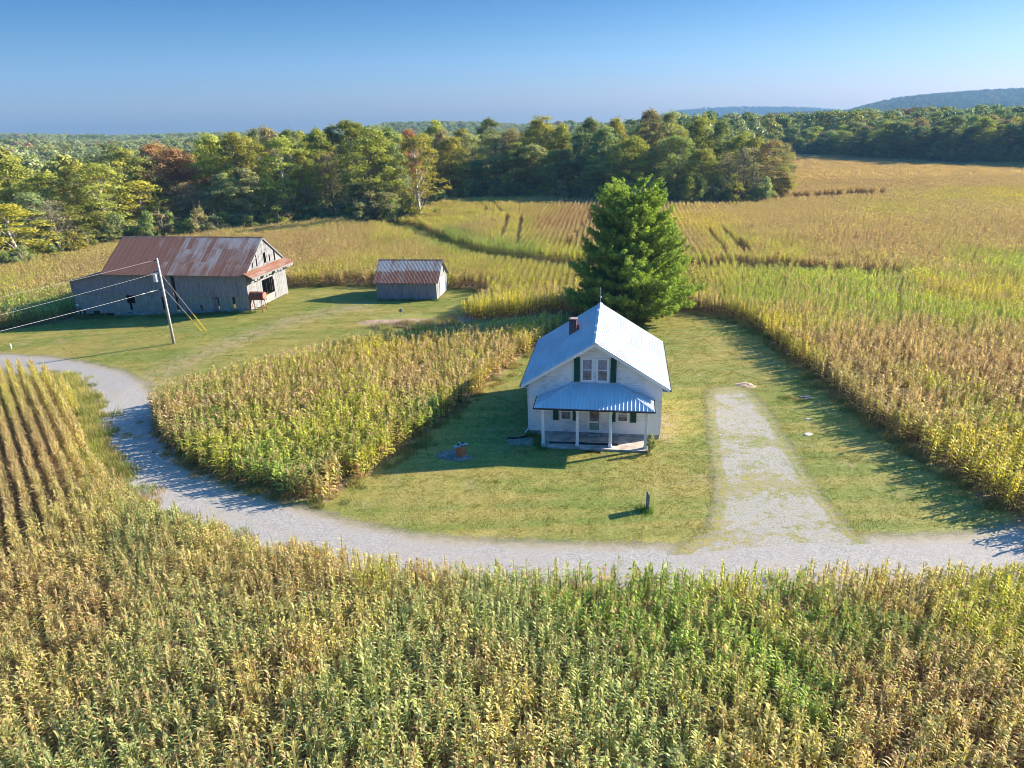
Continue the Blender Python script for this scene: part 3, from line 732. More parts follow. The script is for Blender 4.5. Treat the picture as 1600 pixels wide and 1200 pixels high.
def metal_roof(name, col, rough, metal):
    t = NT(name); n = t.noise(t.coord('Object', (1, .35, 1)), 1.2, 5); n2 = t.noise(t.coord(), 14, 2)
    t.b.inputs['Metallic'].default_value = metal; t.put(t.b.inputs['Roughness'], t.ramp(n, .3, .7, rough - .06, rough + .08))
    return t.base(t.mix(t.ramp(n, .35, .7), [x * .9 for x in col], [x * 1.06 for x in col]))
M_roof = metal_roof('galvanised_roof', (.54, .565, .59), .48, .08)
t = NT('chimney_brick'); br = t.new('ShaderNodeTexBrick'); t.put(br.inputs['Vector'], t.comb(t.math('ADD', t.sep(t.coord())[0], t.sep(t.coord())[1]), t.sep(t.coord())[2]))
br.inputs['Scale'].default_value = 1; br.inputs['Brick Width'].default_value = .2; br.inputs['Row Height'].default_value = .07; br.inputs['Mortar Size'].default_value = .008
br.inputs['Color1'].default_value = (.20, .045, .035, 1); br.inputs['Color2'].default_value = (.13, .03, .03, 1); br.inputs['Mortar'].default_value = (.26, .2, .18, 1)
M_brick = t.base(br.outputs[0])
def wood_mat(name, a, b, c2, mossy=0.0):
    t = NT(name); o = t.coord(); s = t.sep(o)
    bid = t.comb(t.math('FLOOR', t.math('DIVIDE', s[0], .23)), t.math('FLOOR', t.math('DIVIDE', s[1], .23)), 0.0)
    w = t.white(bid)
    st = t.noise(t.coord('Object', (9, 9, .5)), 1.8, 6, .7); st2 = t.noise(t.coord('Object', (3, 3, .35)), .8, 4)
    c = t.mix(t.ramp(st, .3, .7), a, b)
    c = t.mix(t.math('MULTIPLY', w, .55), c, c2)
    c = t.mix(t.ramp(st2, .5, .75, 0, .5), c, (.12, .10, .10))
    if mossy: c = t.mix(t.math('MULTIPLY', t.ramp(t.noise(o, 1.1, 5), .38, .62), mossy), c, (.20, .25, .16))
    t.bump(st, .5, .015); return t.base(c)
M_wood = wood_mat('weathered_boards', (.15, .145, .15), (.36, .35, .36), (.25, .23, .23))
M_woodlow = wood_mat('mossy_boards', (.20, .20, .19), (.40, .41, .38), (.30, .28, .26), .55)
M_woodpale = wood_mat('pale_boards', (.14, .143, .15), (.28, .288, .30), (.20, .20, .205))
def rust_roof(name, kind):
    t = NT(name); o = t.coord(); s = t.sep(o)
    row = t.math('FLOOR', t.math('DIVIDE', t.math('ADD', s[1], .35 if kind == 'barn' else .3), 1.55 if kind == 'barn' else 1.45))
    colid = t.math('FLOOR', t.math('DIVIDE', s[0], .62))
    w = t.white(t.comb(colid, row, 3.0)); w2 = t.white(t.comb(colid, row, 9.0))
    st = t.noise(t.coord('Object', (5, .7, .7)), 1.1, 6, .65); bl = t.noise(o, .55, 4); fn = t.noise(o, 6, 5, .7)
    p = t.math('ADD', t.math('MULTIPLY', w, .34), t.math('ADD', t.math('MULTIPLY', st, .9), .0))
    p = t.math('ADD', p, t.math('MULTIPLY', t.math('SUBTRACT', fn, .5), .8))
    if kind == 'barn':
        bias = t.math('ADD', t.ramp(s[0], -12.6, -9.2, .55, .14), t.ramp(s[1], -.3, 3.6, .14, .0))
        bias = t.math('ADD', bias, t.math('MULTIPLY', t.math('SUBTRACT', bl, .5), .7))
    elif kind == 'shed':
        bias = t.math('ADD', t.ramp(s[1], .95, 1.35, .42, -.06), t.math('MULTIPLY', t.math('SUBTRACT', bl, .5), .5))
    else: bias = .32
    p = t.math('ADD', p, bias)
    rust = t.mix(t.ramp(fn, .3, .7), (.17, .062, .032), (.27, .112, .055))
    rust = t.mix(t.math('MULTIPLY', w2, .4), rust, (.25, .115, .06))
    zinc = t.mix(t.ramp(fn, .3, .7), (.27, .235, .20), (.42, .385, .35))
    c = t.mix(t.ramp(p, .52, .98), zinc, rust)
    seam = t.math('LESS_THAN', t.math('FRACT', t.math('DIVIDE', s[0], .62)), .05)
    c = t.mix(t.math('MULTIPLY', seam, .45), c, (.50, .45, .43))
    t.b.inputs['Roughness'].default_value = .62; t.b.inputs['Specular IOR Level'].default_value = .35
    return t.base(c)
M_rbarn = rust_roof('barn_roof_metal', 'barn'); M_rshed = rust_roof('shed_roof_metal', 'shed'); M_rpent = rust_roof('pent_roof_metal', 'pent')
M_rust = plain('rusty_steel', (.19, .065, .045), .75, .35, 5)
M_stone = plain('field_stone', (.30, .29, .27), .9, .35, 3, bump=.5)

def slope_sheet(mb, p00, p10, p11, p01, th=.04, rib=.0, rh=.02, rw=.03, n=None):
    """p00-p10 eave edge, p01-p11 upper edge; corrugation ribs run up the slope"""
    P = [Vector(p) for p in (p00, p10, p11, p01)]
    nn = (P[1] - P[0]).cross(P[3] - P[0]).normalized()
    if nn.z < 0: nn = -nn
    lo = [p - nn * th for p in P]
    mb.hexa([*lo, *P])
    if rib:
        L0 = (P[1] - P[0]).length; k = int(L0 / rib)
        for i in range(1, k):
            f = i / k
            a = P[0].lerp(P[1], f); b = P[3].lerp(P[2], f); dx = (P[1] - P[0]).normalized() * rw / 2
            mb.hexa([a - dx - nn * .002, a + dx - nn * .002, b + dx - nn * .002, b - dx - nn * .002, a - dx * .5 + nn * rh, a + dx * .5 + nn * rh, b + dx * .5 + nn * rh, b - dx * .5 + nn * rh])
    return mb

# ------------------------------------------------------------------ the farmhouse
FLx, FLy = 1.036, 40.09
HYAW = R_(-9.1)
house = thing('farmhouse', (FLx, FLy, 0), HYAW, 'white clapboard farmhouse with pale blue metal gable roof and front porch', 'house')
W, D = 7.88, 8.6
ZA, SL = 6.15, .625
def zr(x): return ZA - SL * abs(x - W / 2)
mb = MB(); mb.box(.03, W - .03, .03, D - .03, -.3, .31)
mb.box(.95, 6.95, -.0, .03, -.1, .45)
mb.build('foundation', M_conc, house)
mb = MB()
core = [(0, .30), (W, .30), (W, zr(0) - .12), (W / 2, ZA - .12), (0, zr(0) - .12)]
def prism(mb, poly, y0, y1):
    n = len(mb.v); m = len(poly)
    mb.v += [(x, y0, z) for x, z in poly] + [(x, y1, z) for x, z in poly]
    mb.f += [tuple(n + i for i in range(m)), tuple(n + m + i for i in range(m))[::-1]] + [(n + (i + 1) % m, n + i, n + m + i, n + m + (i + 1) % m) for i in range(m)]
prism(mb, [(x * .998 + .008, z) for x, z in core], .012, D - .012)
z = .30; ex = .125
while z < ZA - .2:
    zt = z + ex
    def xr(q):
        if q <= zr(0) - .12: return 0.0
        return W / 2 - (ZA - .12 - q) / SL
    a, b = xr(z), xr(zt)
    if W / 2 - b > .05:
        x0, x1 = max(0, b), W - max(0, b)
        for ys, sg in ((0, -1), (D, 1)):
            mb.hexa([(x0, ys + sg * .024, z), (x1, ys + sg * .024, z), (x1, ys - sg * .02, z), (x0, ys - sg * .02, z), (x0, ys + sg * .004, zt), (x1, ys + sg * .004, zt), (x1, ys - sg * .02, zt), (x0, ys - sg * .02, zt)])
    if zt < zr(0) - .1:
        for xs, sg in ((0, -1), (W, 1)):
            mb.hexa([(xs + sg * .024, .0, z), (xs - sg * .02, .0, z), (xs - sg * .02, D, z), (xs + sg * .024, D, z), (xs + sg * .004, .0, zt), (xs - sg * .02, .0, zt), (xs - sg * .02, D, zt), (xs + sg * .004, D, zt)])
    z += ex
mb.build('wall', M_siding, house)
mb = MB()
for xs in (-.035, W - .065):
    for ys in (-.037, D - .063): mb.box(xs, xs + .1, ys, ys + .1, .29, zr(0) - .14)
mb.build_each('corner_board', M_white, house)
roof = MB(); so, fo = .47, .42
for sg in (-1, 1):
    xe = W / 2 + sg * (W / 2 + so); ze = ZA - SL * (W / 2 + so)
    slope_sheet(roof, (xe, -fo, ze), (xe, D + fo, ze), (W / 2, D + fo, ZA), (W / 2, -fo, ZA), .035, .235, .030, .04)
roof_o = roof.build('roof', M_roof, house)
mb = MB()
for sg in (-1, 1):
    mb.hexa([(W / 2, -fo - .02, ZA + .005), (W / 2 + sg * .17, -fo - .02, ZA - .09), (W / 2 + sg * .17, D + fo + .02, ZA - .09), (W / 2, D + fo + .02, ZA + .005),
             (W / 2, -fo - .02, ZA + .04), (W / 2 + sg * .17, -fo - .02, ZA - .066), (W / 2 + sg * .17, D + fo + .02, ZA - .066), (W / 2, D + fo + .02, ZA + .04)])
mb.build('ridge_cap', M_roof, roof_o)
mb = MB()
for ys in (-fo + .01, D + fo - .05):
    for sg in (-1, 1):
        xe = W / 2 + sg * (W / 2 + so - .02); ze = ZA - SL * (W / 2 + so - .02) - .045
        mb.hexa([(xe, ys, ze - .17), (W / 2, ys, ZA - .045 - .19), (W / 2, ys + .04, ZA - .045 - .19), (xe, ys + .04, ze - .17), (xe, ys, ze), (W / 2, ys, ZA - .045), (W / 2, ys + .04, ZA - .045), (xe, ys + .04, ze)])
for sg in (-1, 1):   # eave fascia and soffit
    xe = W / 2 + sg * (W / 2 + so - .05); ze = ZA - SL * (W / 2 + so) - .02
    mb.box(min(xe, xe - sg * .03), max(xe, xe - sg * .03), -fo + .055, D + fo - .055, ze - .16, ze - .005)
    xw = W / 2 + sg * (W / 2 + .03)
    mb.box(min(xe - sg * .035, xw), max(xe - sg * .035, xw), -fo + .055, D + fo - .055, ze - .155, ze - .135)
mb.build('fascia', M_white, house)
mb = MB()
for sg in (-1, 1):
    xe = W / 2 + sg * (W / 2 + so + .02); ze = ZA - SL * (W / 2 + so) - .05
    mb.box(xe - .05, xe + .05, -fo, D + fo, ze - .06, ze + .0)
mb.build_each('gutter', M_dark, house)
mb = MB(); mb.tube([(-.12, .1, 3.2), (-.09, .08, 2.9), (-.08, .08, .4), (-.3, -.05, .12)], .04, 6)
mb.build('downspout', M_white, house)

def window(parent, x0, x1, z0, z1, y=0.0):
    fr = MB(); c_ = .085
    fr.box(x0 - c_, x0, y - .06, y - .002, z0 - c_, z1 + c_); fr.box(x1, x1 + c_, y - .06, y - .002, z0 - c_, z1 + c_)
    fr.box(x0, x1, y - .06, y - .002, z1, z1 + c_); fr.box(x0 - c_ - .02, x1 + c_ + .02, y - .09, y - .003, z0 - c_ - .04, z0 - c_ - .001); fr.box(x0, x1, y - .06, y - .002, z0 - c_, z0)
    zm = (z0 + z1) / 2; fr.box(x0, x1, y - .05, y - .032, zm - .025, zm + .025)
    fr.box(x0, x0 + .035, y - .05, y - .031, z0, z1); fr.box(x1 - .035, x1, y - .05, y - .031, z0, z1)
    w_ = fr.build('window', M_white, parent)
    p = MB(); p.box(x0, x1, y - .030, y - .026, z0, z1); p.build('pane', M_glass, w_)
    return w_
def window_cur(parent, x0, x1, z0, z1, frac):
    w_ = window(parent, x0, x1, z0, z1)
    cu = MB(); n = 12; x0 += .04; x1 -= .04
    for i in range(n):
        a = x0 + (x1 - x0) * i / n; b = x0 + (x1 - x0) * (i + 1) / n
        ya, yb = -.033 - .006 * (i % 2), -.033 - .006 * ((i + 1) % 2)
        zt = z1 - .01; zb = z0 + (z1 - z0) * frac
        cu.hexa([(a, ya, zb), (b, yb, zb), (b, -.031, zb), (a, -.031, zb), (a, ya, zt), (b, yb, zt), (b, -.031, zt), (a, -.031, zt)])
    cu.build('curtain', M_curtain, w_)
def shutter(parent, x0, x1, z0, z1):
    s = MB(); y0 = -.075
    s.box(x0, x0 + .05, y0, -.03, z0, z1); s.box(x1 - .05, x1, y0, -.03, z0, z1)
    for zz in (z0, (z0 + z1) / 2 - .03, z1 - .06): s.box(x0 + .05, x1 - .05, y0, -.03, zz, zz + .06)
    k = z0 + .07
    while k < z1 - .08:
        s.hexa([(x0 + .05, y0 + .004, k), (x1 - .05, y0 + .004, k), (x1 - .05, y0 + .012, k), (x0 + .05, y0 + .012, k), (x0 + .05, -.045, k + .05), (x1 - .05, -.045, k + .05), (x1 - .05, -.035, k + .05), (x0 + .05, -.035, k + .05)])
        k += .055
    s.build('shutter', M_green, parent)
window_cur(house, 3.20, 3.78, 3.72, 5.0, .52); window_cur(house, 4.10, 4.68, 3.72, 5.0, .52)
shutter(house, 2.70, 3.05, 3.62, 5.14); shutter(house, 4.85, 5.2, 3.62, 5.14)
window(house, 1.93, 2.53, 1.16, 2.1); window_cur(house, 5.36, 5.95, 1.14, 2.08, .3)
for a, b in ((1.45, 1.78), (2.67, 3.0), (4.93, 5.22), (6.1, 6.46)): shutter(house, a, b, 1.07, 2.15)
for xx in (0, ):
    mb = MB(); mb.box(3.5, 3.58, -.07, -.002, .42, 2.35); mb.box(4.34, 4.42, -.07, -.002, .42, 2.35); mb.box(3.58, 4.34, -.07, -.002, 2.27, 2.35); mb.box(3.44, 4.48, -.14, -.004, .36, .418)
    mb.build('door_frame', M_white, house)
mb = MB(); mb.box(3.58, 4.34, -.05, -.005, .42, 2.27)
door = mb.build('door', M_white, house)
mb = MB(); mb.box(3.67, 4.25, -.058, -.052, 1.06, 2.15); mb.build('door_glass', M_glass, door)
mb = MB(); mb.box(3.67, 4.25, -.058, -.052, .50, .95); mb.build('door_panel', plain('door_green', (.16, .30, .24), .6, .1, 4), door)
mb = MB(); mb.tube([(4.3, -.06, 1.0), (4.3, -.11, 1.0), (4.22, -.11, 1.0)], .012, 6); mb.build('handle', M_dark, door)
mb = MB(); rg = random.Random(3)
for i in range(260):
    a = rg.uniform(0, 6.28); r = .19 + rg.gauss(0, .03); c0 = Vector((3.96 + r * math.cos(a), -.09 + rg.gauss(0, .02), 1.62 + r * math.sin(a)))
    d1 = Vector((rg.gauss(0, 1), rg.gauss(0, 1), rg.gauss(0, 1))).normalized() * .035; d2 = Vector((rg.gauss(0, 1), rg.gauss(0, 1), rg.gauss(0, 1))).normalized() * .03
    mb.tri(c0 - d1, c0 + d1, c0 + d2)
mb.build('wreath', plain('wreath_leaves', (.42, .20, .06), .8, .6, 30), door)
# porch
mb = MB(); mb.box(.88, 7.12, -1.9, -.002, -.25, .12); mb.build('porch_slab', M_slab, house, bevel=.02)
mb = MB(); mb.box(3.5, 4.45, -2.3, -1.92, -.2, .0); mb.box(3.6, 4.3, -.42, -.14, .125, .27); mb.build_each('step', M_conc, house, bevel=.015)
for xp in (.99, 3.02, 4.95, 7.0):
    mb = MB(); mb.box(xp - .085, xp + .085, -1.62, -1.45, .125, 2.42); mb.box(xp - .11, xp + .11, -1.645, -1.425, .12, .25); mb.box(xp - .11, xp + .11, -1.645, -1.425, 2.30, 2.425)
    mb.build('porch_post', M_white, house, bevel=.008)
mb = MB(); mb.box(.62, 7.30, -1.70, -1.40, 2.43, 2.52); mb.box(.62, .80, -1.39, -.05, 2.43, 2.52); mb.box(7.12, 7.30, -1.39, -.05, 2.43, 2.52)
mb.box(.805, 7.115, -1.395, -.03, 2.47, 2.50)
mb.build('porch_beam', M_white, house)
E1, E2, W1, W2, T1, T2 = [Vector(p) for p in ((.50, -1.88, 2.60), (7.42, -1.88, 2.60), (.50, -.03, 2.60), (7.42, -.03, 2.60), (2.77, -.035, 3.56), (5.24, -.035, 3.56))]
mb = MB(); th = Vector((0, 0, -.05))
mb.quad(E1, E2, T2, T1); mb.tri(W1, E1, T1); mb.tri(E2, W2, T2)
mb.quad(E1 + th, W1 + th, W2 + th, E2 + th); mb.quad(E1, E1 + th, E2 + th, E2); mb.quad(W1, W1 + th, E1 + th, E1); mb.quad(E2, E2 + th, W2 + th, W2)
nf = (E2 - E1).cross(T1 - E1).normalized()
def ribline(a, b, nn, w=.042, h=.036):
    d = (b - a).normalized(); sx = d.cross(nn).normalized() * w / 2
    mb.hexa([a - sx - nn * .002, a + sx - nn * .002, b + sx - nn * .002, b - sx - nn * .002, a - sx * .5 + nn * h, a + sx * .5 + nn * h, b + sx * .5 + nn * h, b - sx * .5 + nn * h])
x = .62
while x < 7.38:
    if x < 2.77: f = (x - .5) / (2.77 - .5)
    elif x > 5.24: f = (7.42 - x) / (7.42 - 5.24)
    else: f = 1
    a = Vector((x, -1.88, 2.60)); b = Vector((x, -1.88 + 1.845 * f, 2.60 + .96 * f))
    if f > .05: ribline(a, b, nf)
    x += .228
for (A_, B_, T_) in ((W1, E1, T1), (E2, W2, T2)):
    nn = (B_ - A_).cross(T_ - A_).normalized(); 
    if nn.z < 0: nn = -nn
    for i in range(1, 8):
        y = -1.88 + i * .23; f = (y + 1.88) / 1.845
        a = Vector((A_.x, y, 2.60)); b = Vector((A_.x + (T_.x - A_.x) * f, y, 2.60 + .96 * f))
        if 0 < f < 1: ribline(a, b, nn)
for a, b in ((E1, T1), (E2, T2)): ribline(a + Vector((0, 0, .0)), b, Vector((0, -.4, 1)).normalized(), .12, .035)
ribline(T1 + Vector((-.15, -.02, 0)), T2 + Vector((.15, -.02, 0)), Vector((0, -.5, .9)).normalized(), .12, .03)
mb.build('porch_roof', M_roof, house)
mb = MB(); mb.box(.46, 7.46, -1.96, -1.89, 2.51, 2.575); mb.box(.43, .49, -1.885, -.04, 2.51, 2.575); mb.box(7.43, 7.49, -1.885, -.04, 2.51, 2.575)
mb.build_each('porch_gutter', M_dark, house)
# chimney
mb = MB(); cx, cy = 2.29, 5.1
mb.box(cx - .24, cx + .24, cy - .24, cy + .24, 4.7, 6.02)
chim = mb.build('chimney', M_brick, roof_o)
mb = MB(); mb.box(cx - .28, cx + .28, cy - .28, cy + .28, 6.022, 6.09); mb.box(cx - .24, cx - .14, cy - .1, cy + .1, 6.092, 6.15)
mb.build('chimney_cap', M_brick, chim, bevel=.01)
mb = MB(); mb.tube([(cx + .34, cy - .12, 5.0), (cx + .34, cy - .12, 5.62)], .05, 8); mb.tube([(cx + .34, cy - .12, 5.6), (cx + .34, cy - .12, 5.68)], .085, 8); mb.build('vent_pipe', M_dark, roof_o)
mb = MB(); yb = D + fo - .1
mb.tube([(W / 2, yb, ZA), (W / 2, yb, ZA + 1.15)], [.014, .006], 6)
for hz_, rr in ((.42, .06), (.36, .035), (.1, .03)):
    mb.tube([(W / 2, yb, ZA + hz_ - rr), (W / 2, yb, ZA + hz_ - rr * .5), (W / 2, yb, ZA + hz_), (W / 2, yb, ZA + hz_ + rr * .5), (W / 2, yb, ZA + hz_ + rr)], [rr * .3, rr * .86, rr, rr * .86, rr * .3], 10)
mb.build('lightning_rod', plain('pale_metal', (.5, .58, .62), .4, .1, 4, .5), roof_o, smooth=True)
mb = MB()
for yk in (6.9, 3.1, 1.6):
    mb.tube([(W / 2 - .12, yk, ZA - .05), (W / 2 - .12, yk, ZA + .07)], [.05, .035], 8)
mb.build_each('roof_stud', M_white, roof_o, per=16)

# corrugated drain pipes and step-side bits
def hl(x, y, z=0.0):
    c_, s_ = math.cos(HYAW), math.sin(HYAW)
    return (FLx + c_ * x - s_ * y, FLy + s_ * x + c_ * y, z)
def corr_pipe(name, pts, r, label):
    P = []
    for i in range(len(pts) - 1):
        a, b = Vector(pts[i]), Vector(pts[i + 1]); n = max(2, int((b - a).length / .04))
        P += [a.lerp(b, k / n) for k in range(n)]
    P.append(Vector(pts[-1]))
    mb = MB(); mb.tube(P, [r * (1.08 if k % 2 else .92) for k in range(len(P))], 10)
    return tag(mb.build(name, M_black, smooth=True), label, 'pipe')
corr_pipe('drain_pipe', [hl(1.35, -1.42, .18), hl(2.6, -1.32, .18), hl(3.8, -1.36, .18), hl(5.45, -1.30, .18)], .055, 'long black corrugated drain pipe lying on the porch slab behind the posts')
corr_pipe('drain_pipe', [hl(-.04, -.25, .10), hl(-.35, -.55, .06), hl(-.8, -.75, .06), hl(-1.3, -.75, .06)], .055, 'short black drain pipe curving over bare soil at the left corner of the farmhouse')
mb = MB(); mb.beam(hl(-.7, -.35, .04), hl(-.2, -1.7, .05), .09, .04)
tag(mb.build('board', M_woodpale), 'thin pale board on the soil beside the left corner of the farmhouse', 'board')

# ------------------------------------------------------------------ board walls
def boards(mb, horiz, fixed, a0, a1, zlo, zhi, th, w=.23, holes=(), seed=0, gap=.012, out=0.0):
    rg = random.Random(seed); a = a0
    while a < a1 - .02:
        ww = min(w * rg.uniform(.85, 1.15), a1 - a); m = a + ww / 2
        lo = zlo(m) + rg.uniform(0, .05); hi = zhi(m)
        segs = [(lo, hi)]
        for h in holes:
            if h[0] < m < h[1]:
                ns = []
                for s0, s1 in segs:
                    if h[3] <= s0 or h[2] >= s1: ns.append((s0, s1)); continue
                    if h[2] > s0 + .05: ns.append((s0, h[2]))
                    if h[3] < s1 - .05: ns.append((h[3], s1))
                segs = ns
        j = rg.uniform(0, .014)
        for s0, s1 in segs:
            if s1 - s0 < .05: continue
            g = gap * rg.uniform(.2, 2.2)
            if horiz == 'x': mb.box(a + g / 2, a + ww - g / 2, fixed + j, fixed + th + j, s0, s1)
            else: mb.box(fixed - th + j, fixed + j, a + g / 2, a + ww - g / 2, s0, s1)
        a += ww
BX, BY = -27.06, 72.11; BYAW = R_(-10.5)
barn = thing('barn', (BX, BY, 0), BYAW, 'long grey weathered board barn with rusty metal roof', 'barn')
def bw(x, y):
    c_, s_ = math.cos(BYAW), math.sin(BYAW); return BX + c_ * x - s_ * y, BY + s_ * x + c_ * y
def btz(x, y): return T(*bw(x, y))
BZE, BZA, BD = 4.15, 7.15, 8.5; BS = (BZA - BZE) / (BD / 2)
def bzr(y): return BZA - BS * abs(y - BD / 2)
XL = -20.75; XM = -16.45
front_top = lambda x: (BZE - .02) if x > XM else (BZE - .10 - (XM - x) * .235)
mb = MB()
boards(mb, 'x', 0.0, XL, 0, lambda x: 1.62, front_top, .03, seed=1, holes=[(-8.5, -8.18, 1.5, 3.95), (-3.4, -3.34, 1, 3)])
mb.build('upper_front_wall', M_wood, barn)
mb = MB()
boards(mb, 'x', .06, XL, -.0, lambda x: max(btz(x, 0) + .32, -.9), lambda x: 1.70, .03, seed=2, w=.25,
       holes=[(-14.25, -13.4, .74, 1.6), (-14.15, -13.95, 0, .7), (-10.1, -9.86, -.2, 1.65), (-8.55, -8.25, -.2, 1.7), (-4.25, -3.55, -.4, 1.55), (-1.8, -1.5, .1, 1.62), (-5.75, -5.55, .1, .7),
              (-20.4, -20.1, -1, .1), (-19.9, -19.55, -1, -.25), (-18.7, -17.9, -1, -.2), (-17.3, -16.6, -1, -.45)])
lowf = mb.build('lower_front_wall', M_woodlow, barn)
mb = MB(); rg = random.Random(5); x = -16.2
while x < -.1:
    w_ = rg.uniform(.35, .7); zb = btz(x, 0)
    mb.box(x, x + w_ - .004, .03 + rg.uniform(0, .03), .45, zb - .2, (zb + .04) if -4.3 < x + w_ / 2 < -3.5 else zb + .36 + rg.uniform(-.08, .05))
    x += w_
mb.build('stone_footing', M_stone, barn, bevel=.03)
mb = MB(); boards(mb, 'x', BD - .03, XL, 0, lambda x: btz(x, BD) + .05, front_top, .03, seed=4); mb.build('rear_wall', M_wood, barn)
mb = MB(); boards(mb, 'y', XL + .03, .03, BD - .04, lambda y: btz(XL, y) + .02, lambda y: front_top(XL), .03, seed=5); mb.build('left_wall', M_wood, barn)
mb = MB(); boards(mb, 'y', XM, .05, BD - .05, lambda y: BZE - .6, lambda y: bzr(y) - .12, .03, seed=6); mb.build('left_gable', M_wood, barn)
mb = MB()
boards(mb, 'y', -.0, .03, BD - .03, lambda y: 2.9 if y < 8.6 else 0, lambda y: bzr(y) - .10, .03, seed=7, gap=.03,
       holes=[(4.05, 4.5, 4.4, 5.5), (1.55, 1.75, 4.4, 4.9), (2.5, 2.7, 4.35, 5.2), (2.55, 2.7, 5.3, 5.9), (6.4, 6.62, 4.3, 5.6), (3.6, 3.7, 5.9, 6.6), (5.3, 5.4, 4.4, 5.1)])
mb.build('gable_wall', M_woodpale, barn)
mb = MB()
boards(mb, 'y', -.02, .03, 3.0, lambda y: .12, lambda y: 2.88, .03, seed=8)
boards(mb, 'y', -.02, 5.5, BD - .03, lambda y: .12, lambda y: 2.88, .03, seed=9)
mb.box(-.05, -.01, 3.0, 5.5, 2.72, 2.89)
mb.build('right_wall', M_woodpale, barn)
mb = MB(); boards(mb, 'y', .045, 5.48, BD - .1, lambda y: .15, lambda y: 2.2, .03, seed=10); mb.box(.05, .08, 5.5, BD - .15, 2.22, 2.34)
mb.build('sliding_door', M_woodpale, barn)
mb = MB(); boards(mb, 'y', .0, 3.05, 5.45, lambda y: .12, lambda y: 1.0, .03, seed=12); mb.build('half_door', M_woodlow, barn)
mb = MB(); boards(mb, 'x', .03, -4.2, -3.6, lambda x: .05, lambda x: 1.45, .03, seed=13, w=.2); mb.build('door', M_woodpale, barn)
mb = MB()   # frame inside
for xk in np.arange(XL + .3, 0, 2.9):
    for yk in (.2, 2.9, 5.6, BD - .3): mb.box(xk, xk + .14, yk, yk + .14, btz(xk, yk) - .1, (BZE - .2 if xk > XM else 2.9))
    if xk > XM: mb.box(xk, xk + .12, .35, BD - .35, BZE - .5, BZE - .3)
mb.build_each('timber', M_wood, barn)
mb = MB(); ov = .38; ze = BZE - BS * ov + .03
slope_sheet(mb, (XM - .12, -ov, ze), (.22, -ov, ze), (.22, BD / 2, BZA + .03), (XM - .12, BD / 2, BZA + .03), .025, .155, .009, .05)
slope_sheet(mb, (XM - .12, BD + ov, ze), (.22, BD + ov, ze), (.22, BD / 2, BZA + .03), (XM - .12, BD / 2, BZA + .03), .025, .155, .009, .05)
broof = mb.build('roof', M_rbarn, barn)
mb = MB()
for sg in (-1, 1): slope_sheet(mb, (XM - .14, BD / 2 + sg * .16, BZA + .04 - BS * .16), (.24, BD / 2 + sg * .16, BZA + .04 - BS * .16), (.24, BD / 2, BZA + .052), (XM - .14, BD / 2, BZA + .052), .008)
mb.build('ridge_cap', M_rpent, broof)
mb = MB()
for xs in (XM - .11, .13):
    for y0, y1 in ((-ov + .03, BD / 2), (BD + ov - .03, BD / 2)):
        za, zb = BZE - BS * ov - .015, BZA - .015
        mb.hexa([(xs, y0, za - .14), (xs + .04, y0, za - .14), (xs + .04, y1, zb - .16), (xs, y1, zb - .16), (xs, y0, za), (xs + .04, y0, za), (xs + .04, y1, zb), (xs, y1, zb)])
mb.build_each('rake_board', M_woodpale, barn)
mb = MB()
slope_sheet(mb, (XL - .35, -.35, 3.0), (XL - .35, BD + .3, 3.0), (XM - .05, BD + .3, 3.98), (XM - .05, -.35, 3.98), .04, .4, .014, .05)
mb.build('lean_to_roof', plain('dark_roof_metal', (.12, .11, .12), .55, .35, 2), barn)
mb = MB()
slope_sheet(mb, (1.05, -.45, 3.72), (1.05, BD + .2, 3.72), (.04, BD + .2, 4.2), (.04, -.45, 4.2), .03, .16, .014, .05)
pent = mb.build('pent_roof', M_rpent, barn)
mb = MB()
mb.beam((.98, -.4, 3.63), (.98, BD + .15, 3.63), .08)
for y in (.3, 3.0, 5.6, BD - .3): mb.beam((.0, y, 2.95), (.95, y, 3.6), .08); mb.beam((.03, y, 4.08), (.98, y, 3.63), .08)
for k in range(14):
    y = .2 + k * .62; 
    if k % 4 != 2: mb.box(.86, .89, y, y + .5, 3.28 + .05 * (k % 3), 3.62)
mb.build('brace', M_woodpale, pent)
mb = MB(); mb.box(-20.7, -20.36, .02, .05, .33, .52)
mb.build('notice_board', M_white, barn)

SX, SY = -7.91, 75.46; SYAW = R_(-8.5)
shed = thing('shed', (SX, SY, 0), SYAW, 'small grey board shed with rusty gable roof standing alone on the grass', 'shed')
SW_, SD, SZE, SZA = 6.72, 5.0, 2.05, 3.92; SS = (SZA - SZE) / (SD / 2)
mb = MB(); boards(mb, 'x', 0, -SW_, 0, lambda x: .06, lambda x: SZE, .03, w=.2, seed=21, gap=.008); mb.build('front_wall', M_wood, shed)
mb = MB(); boards(mb, 'x', SD - .03, -SW_, 0, lambda x: .06, lambda x: SZE, .03, w=.2, seed=22, gap=.008); mb.build('rear_wall', M_wood, shed)
mb = MB(); boards(mb, 'y', -SW_ + .03, .03, SD - .03, lambda y: .06, lambda y: SZA - SS * abs(y - SD / 2) - .06, .03, w=.2, seed=23); mb.build('left_wall', M_wood, shed)
mb = MB(); boards(mb, 'y', 0, .03, SD - .03, lambda y: .08, lambda y: SZA - SS * abs(y - SD / 2) - .06, .03, w=.2, seed=24, holes=[(3.4, 3.75, 2.35, 2.85), (1.45, 3.6, 0, 1.95)]); mb.build('right_wall', M_woodpale, shed)
mb = MB(); boards(mb, 'y', .035, 1.4, 3.65, lambda y: .10, lambda y: 2.02, .03, w=.22, seed=25)
for y0 in (1.4, 3.6): mb.box(.037, .06, y0, y0 + .07, .12, 2.0)
mb.box(.037, .06, 1.47, 3.6, 1.93, 2.0)
mb.build('door', plain('grey_white_door', (.50, .49, .51), .7, .15, 3), shed)
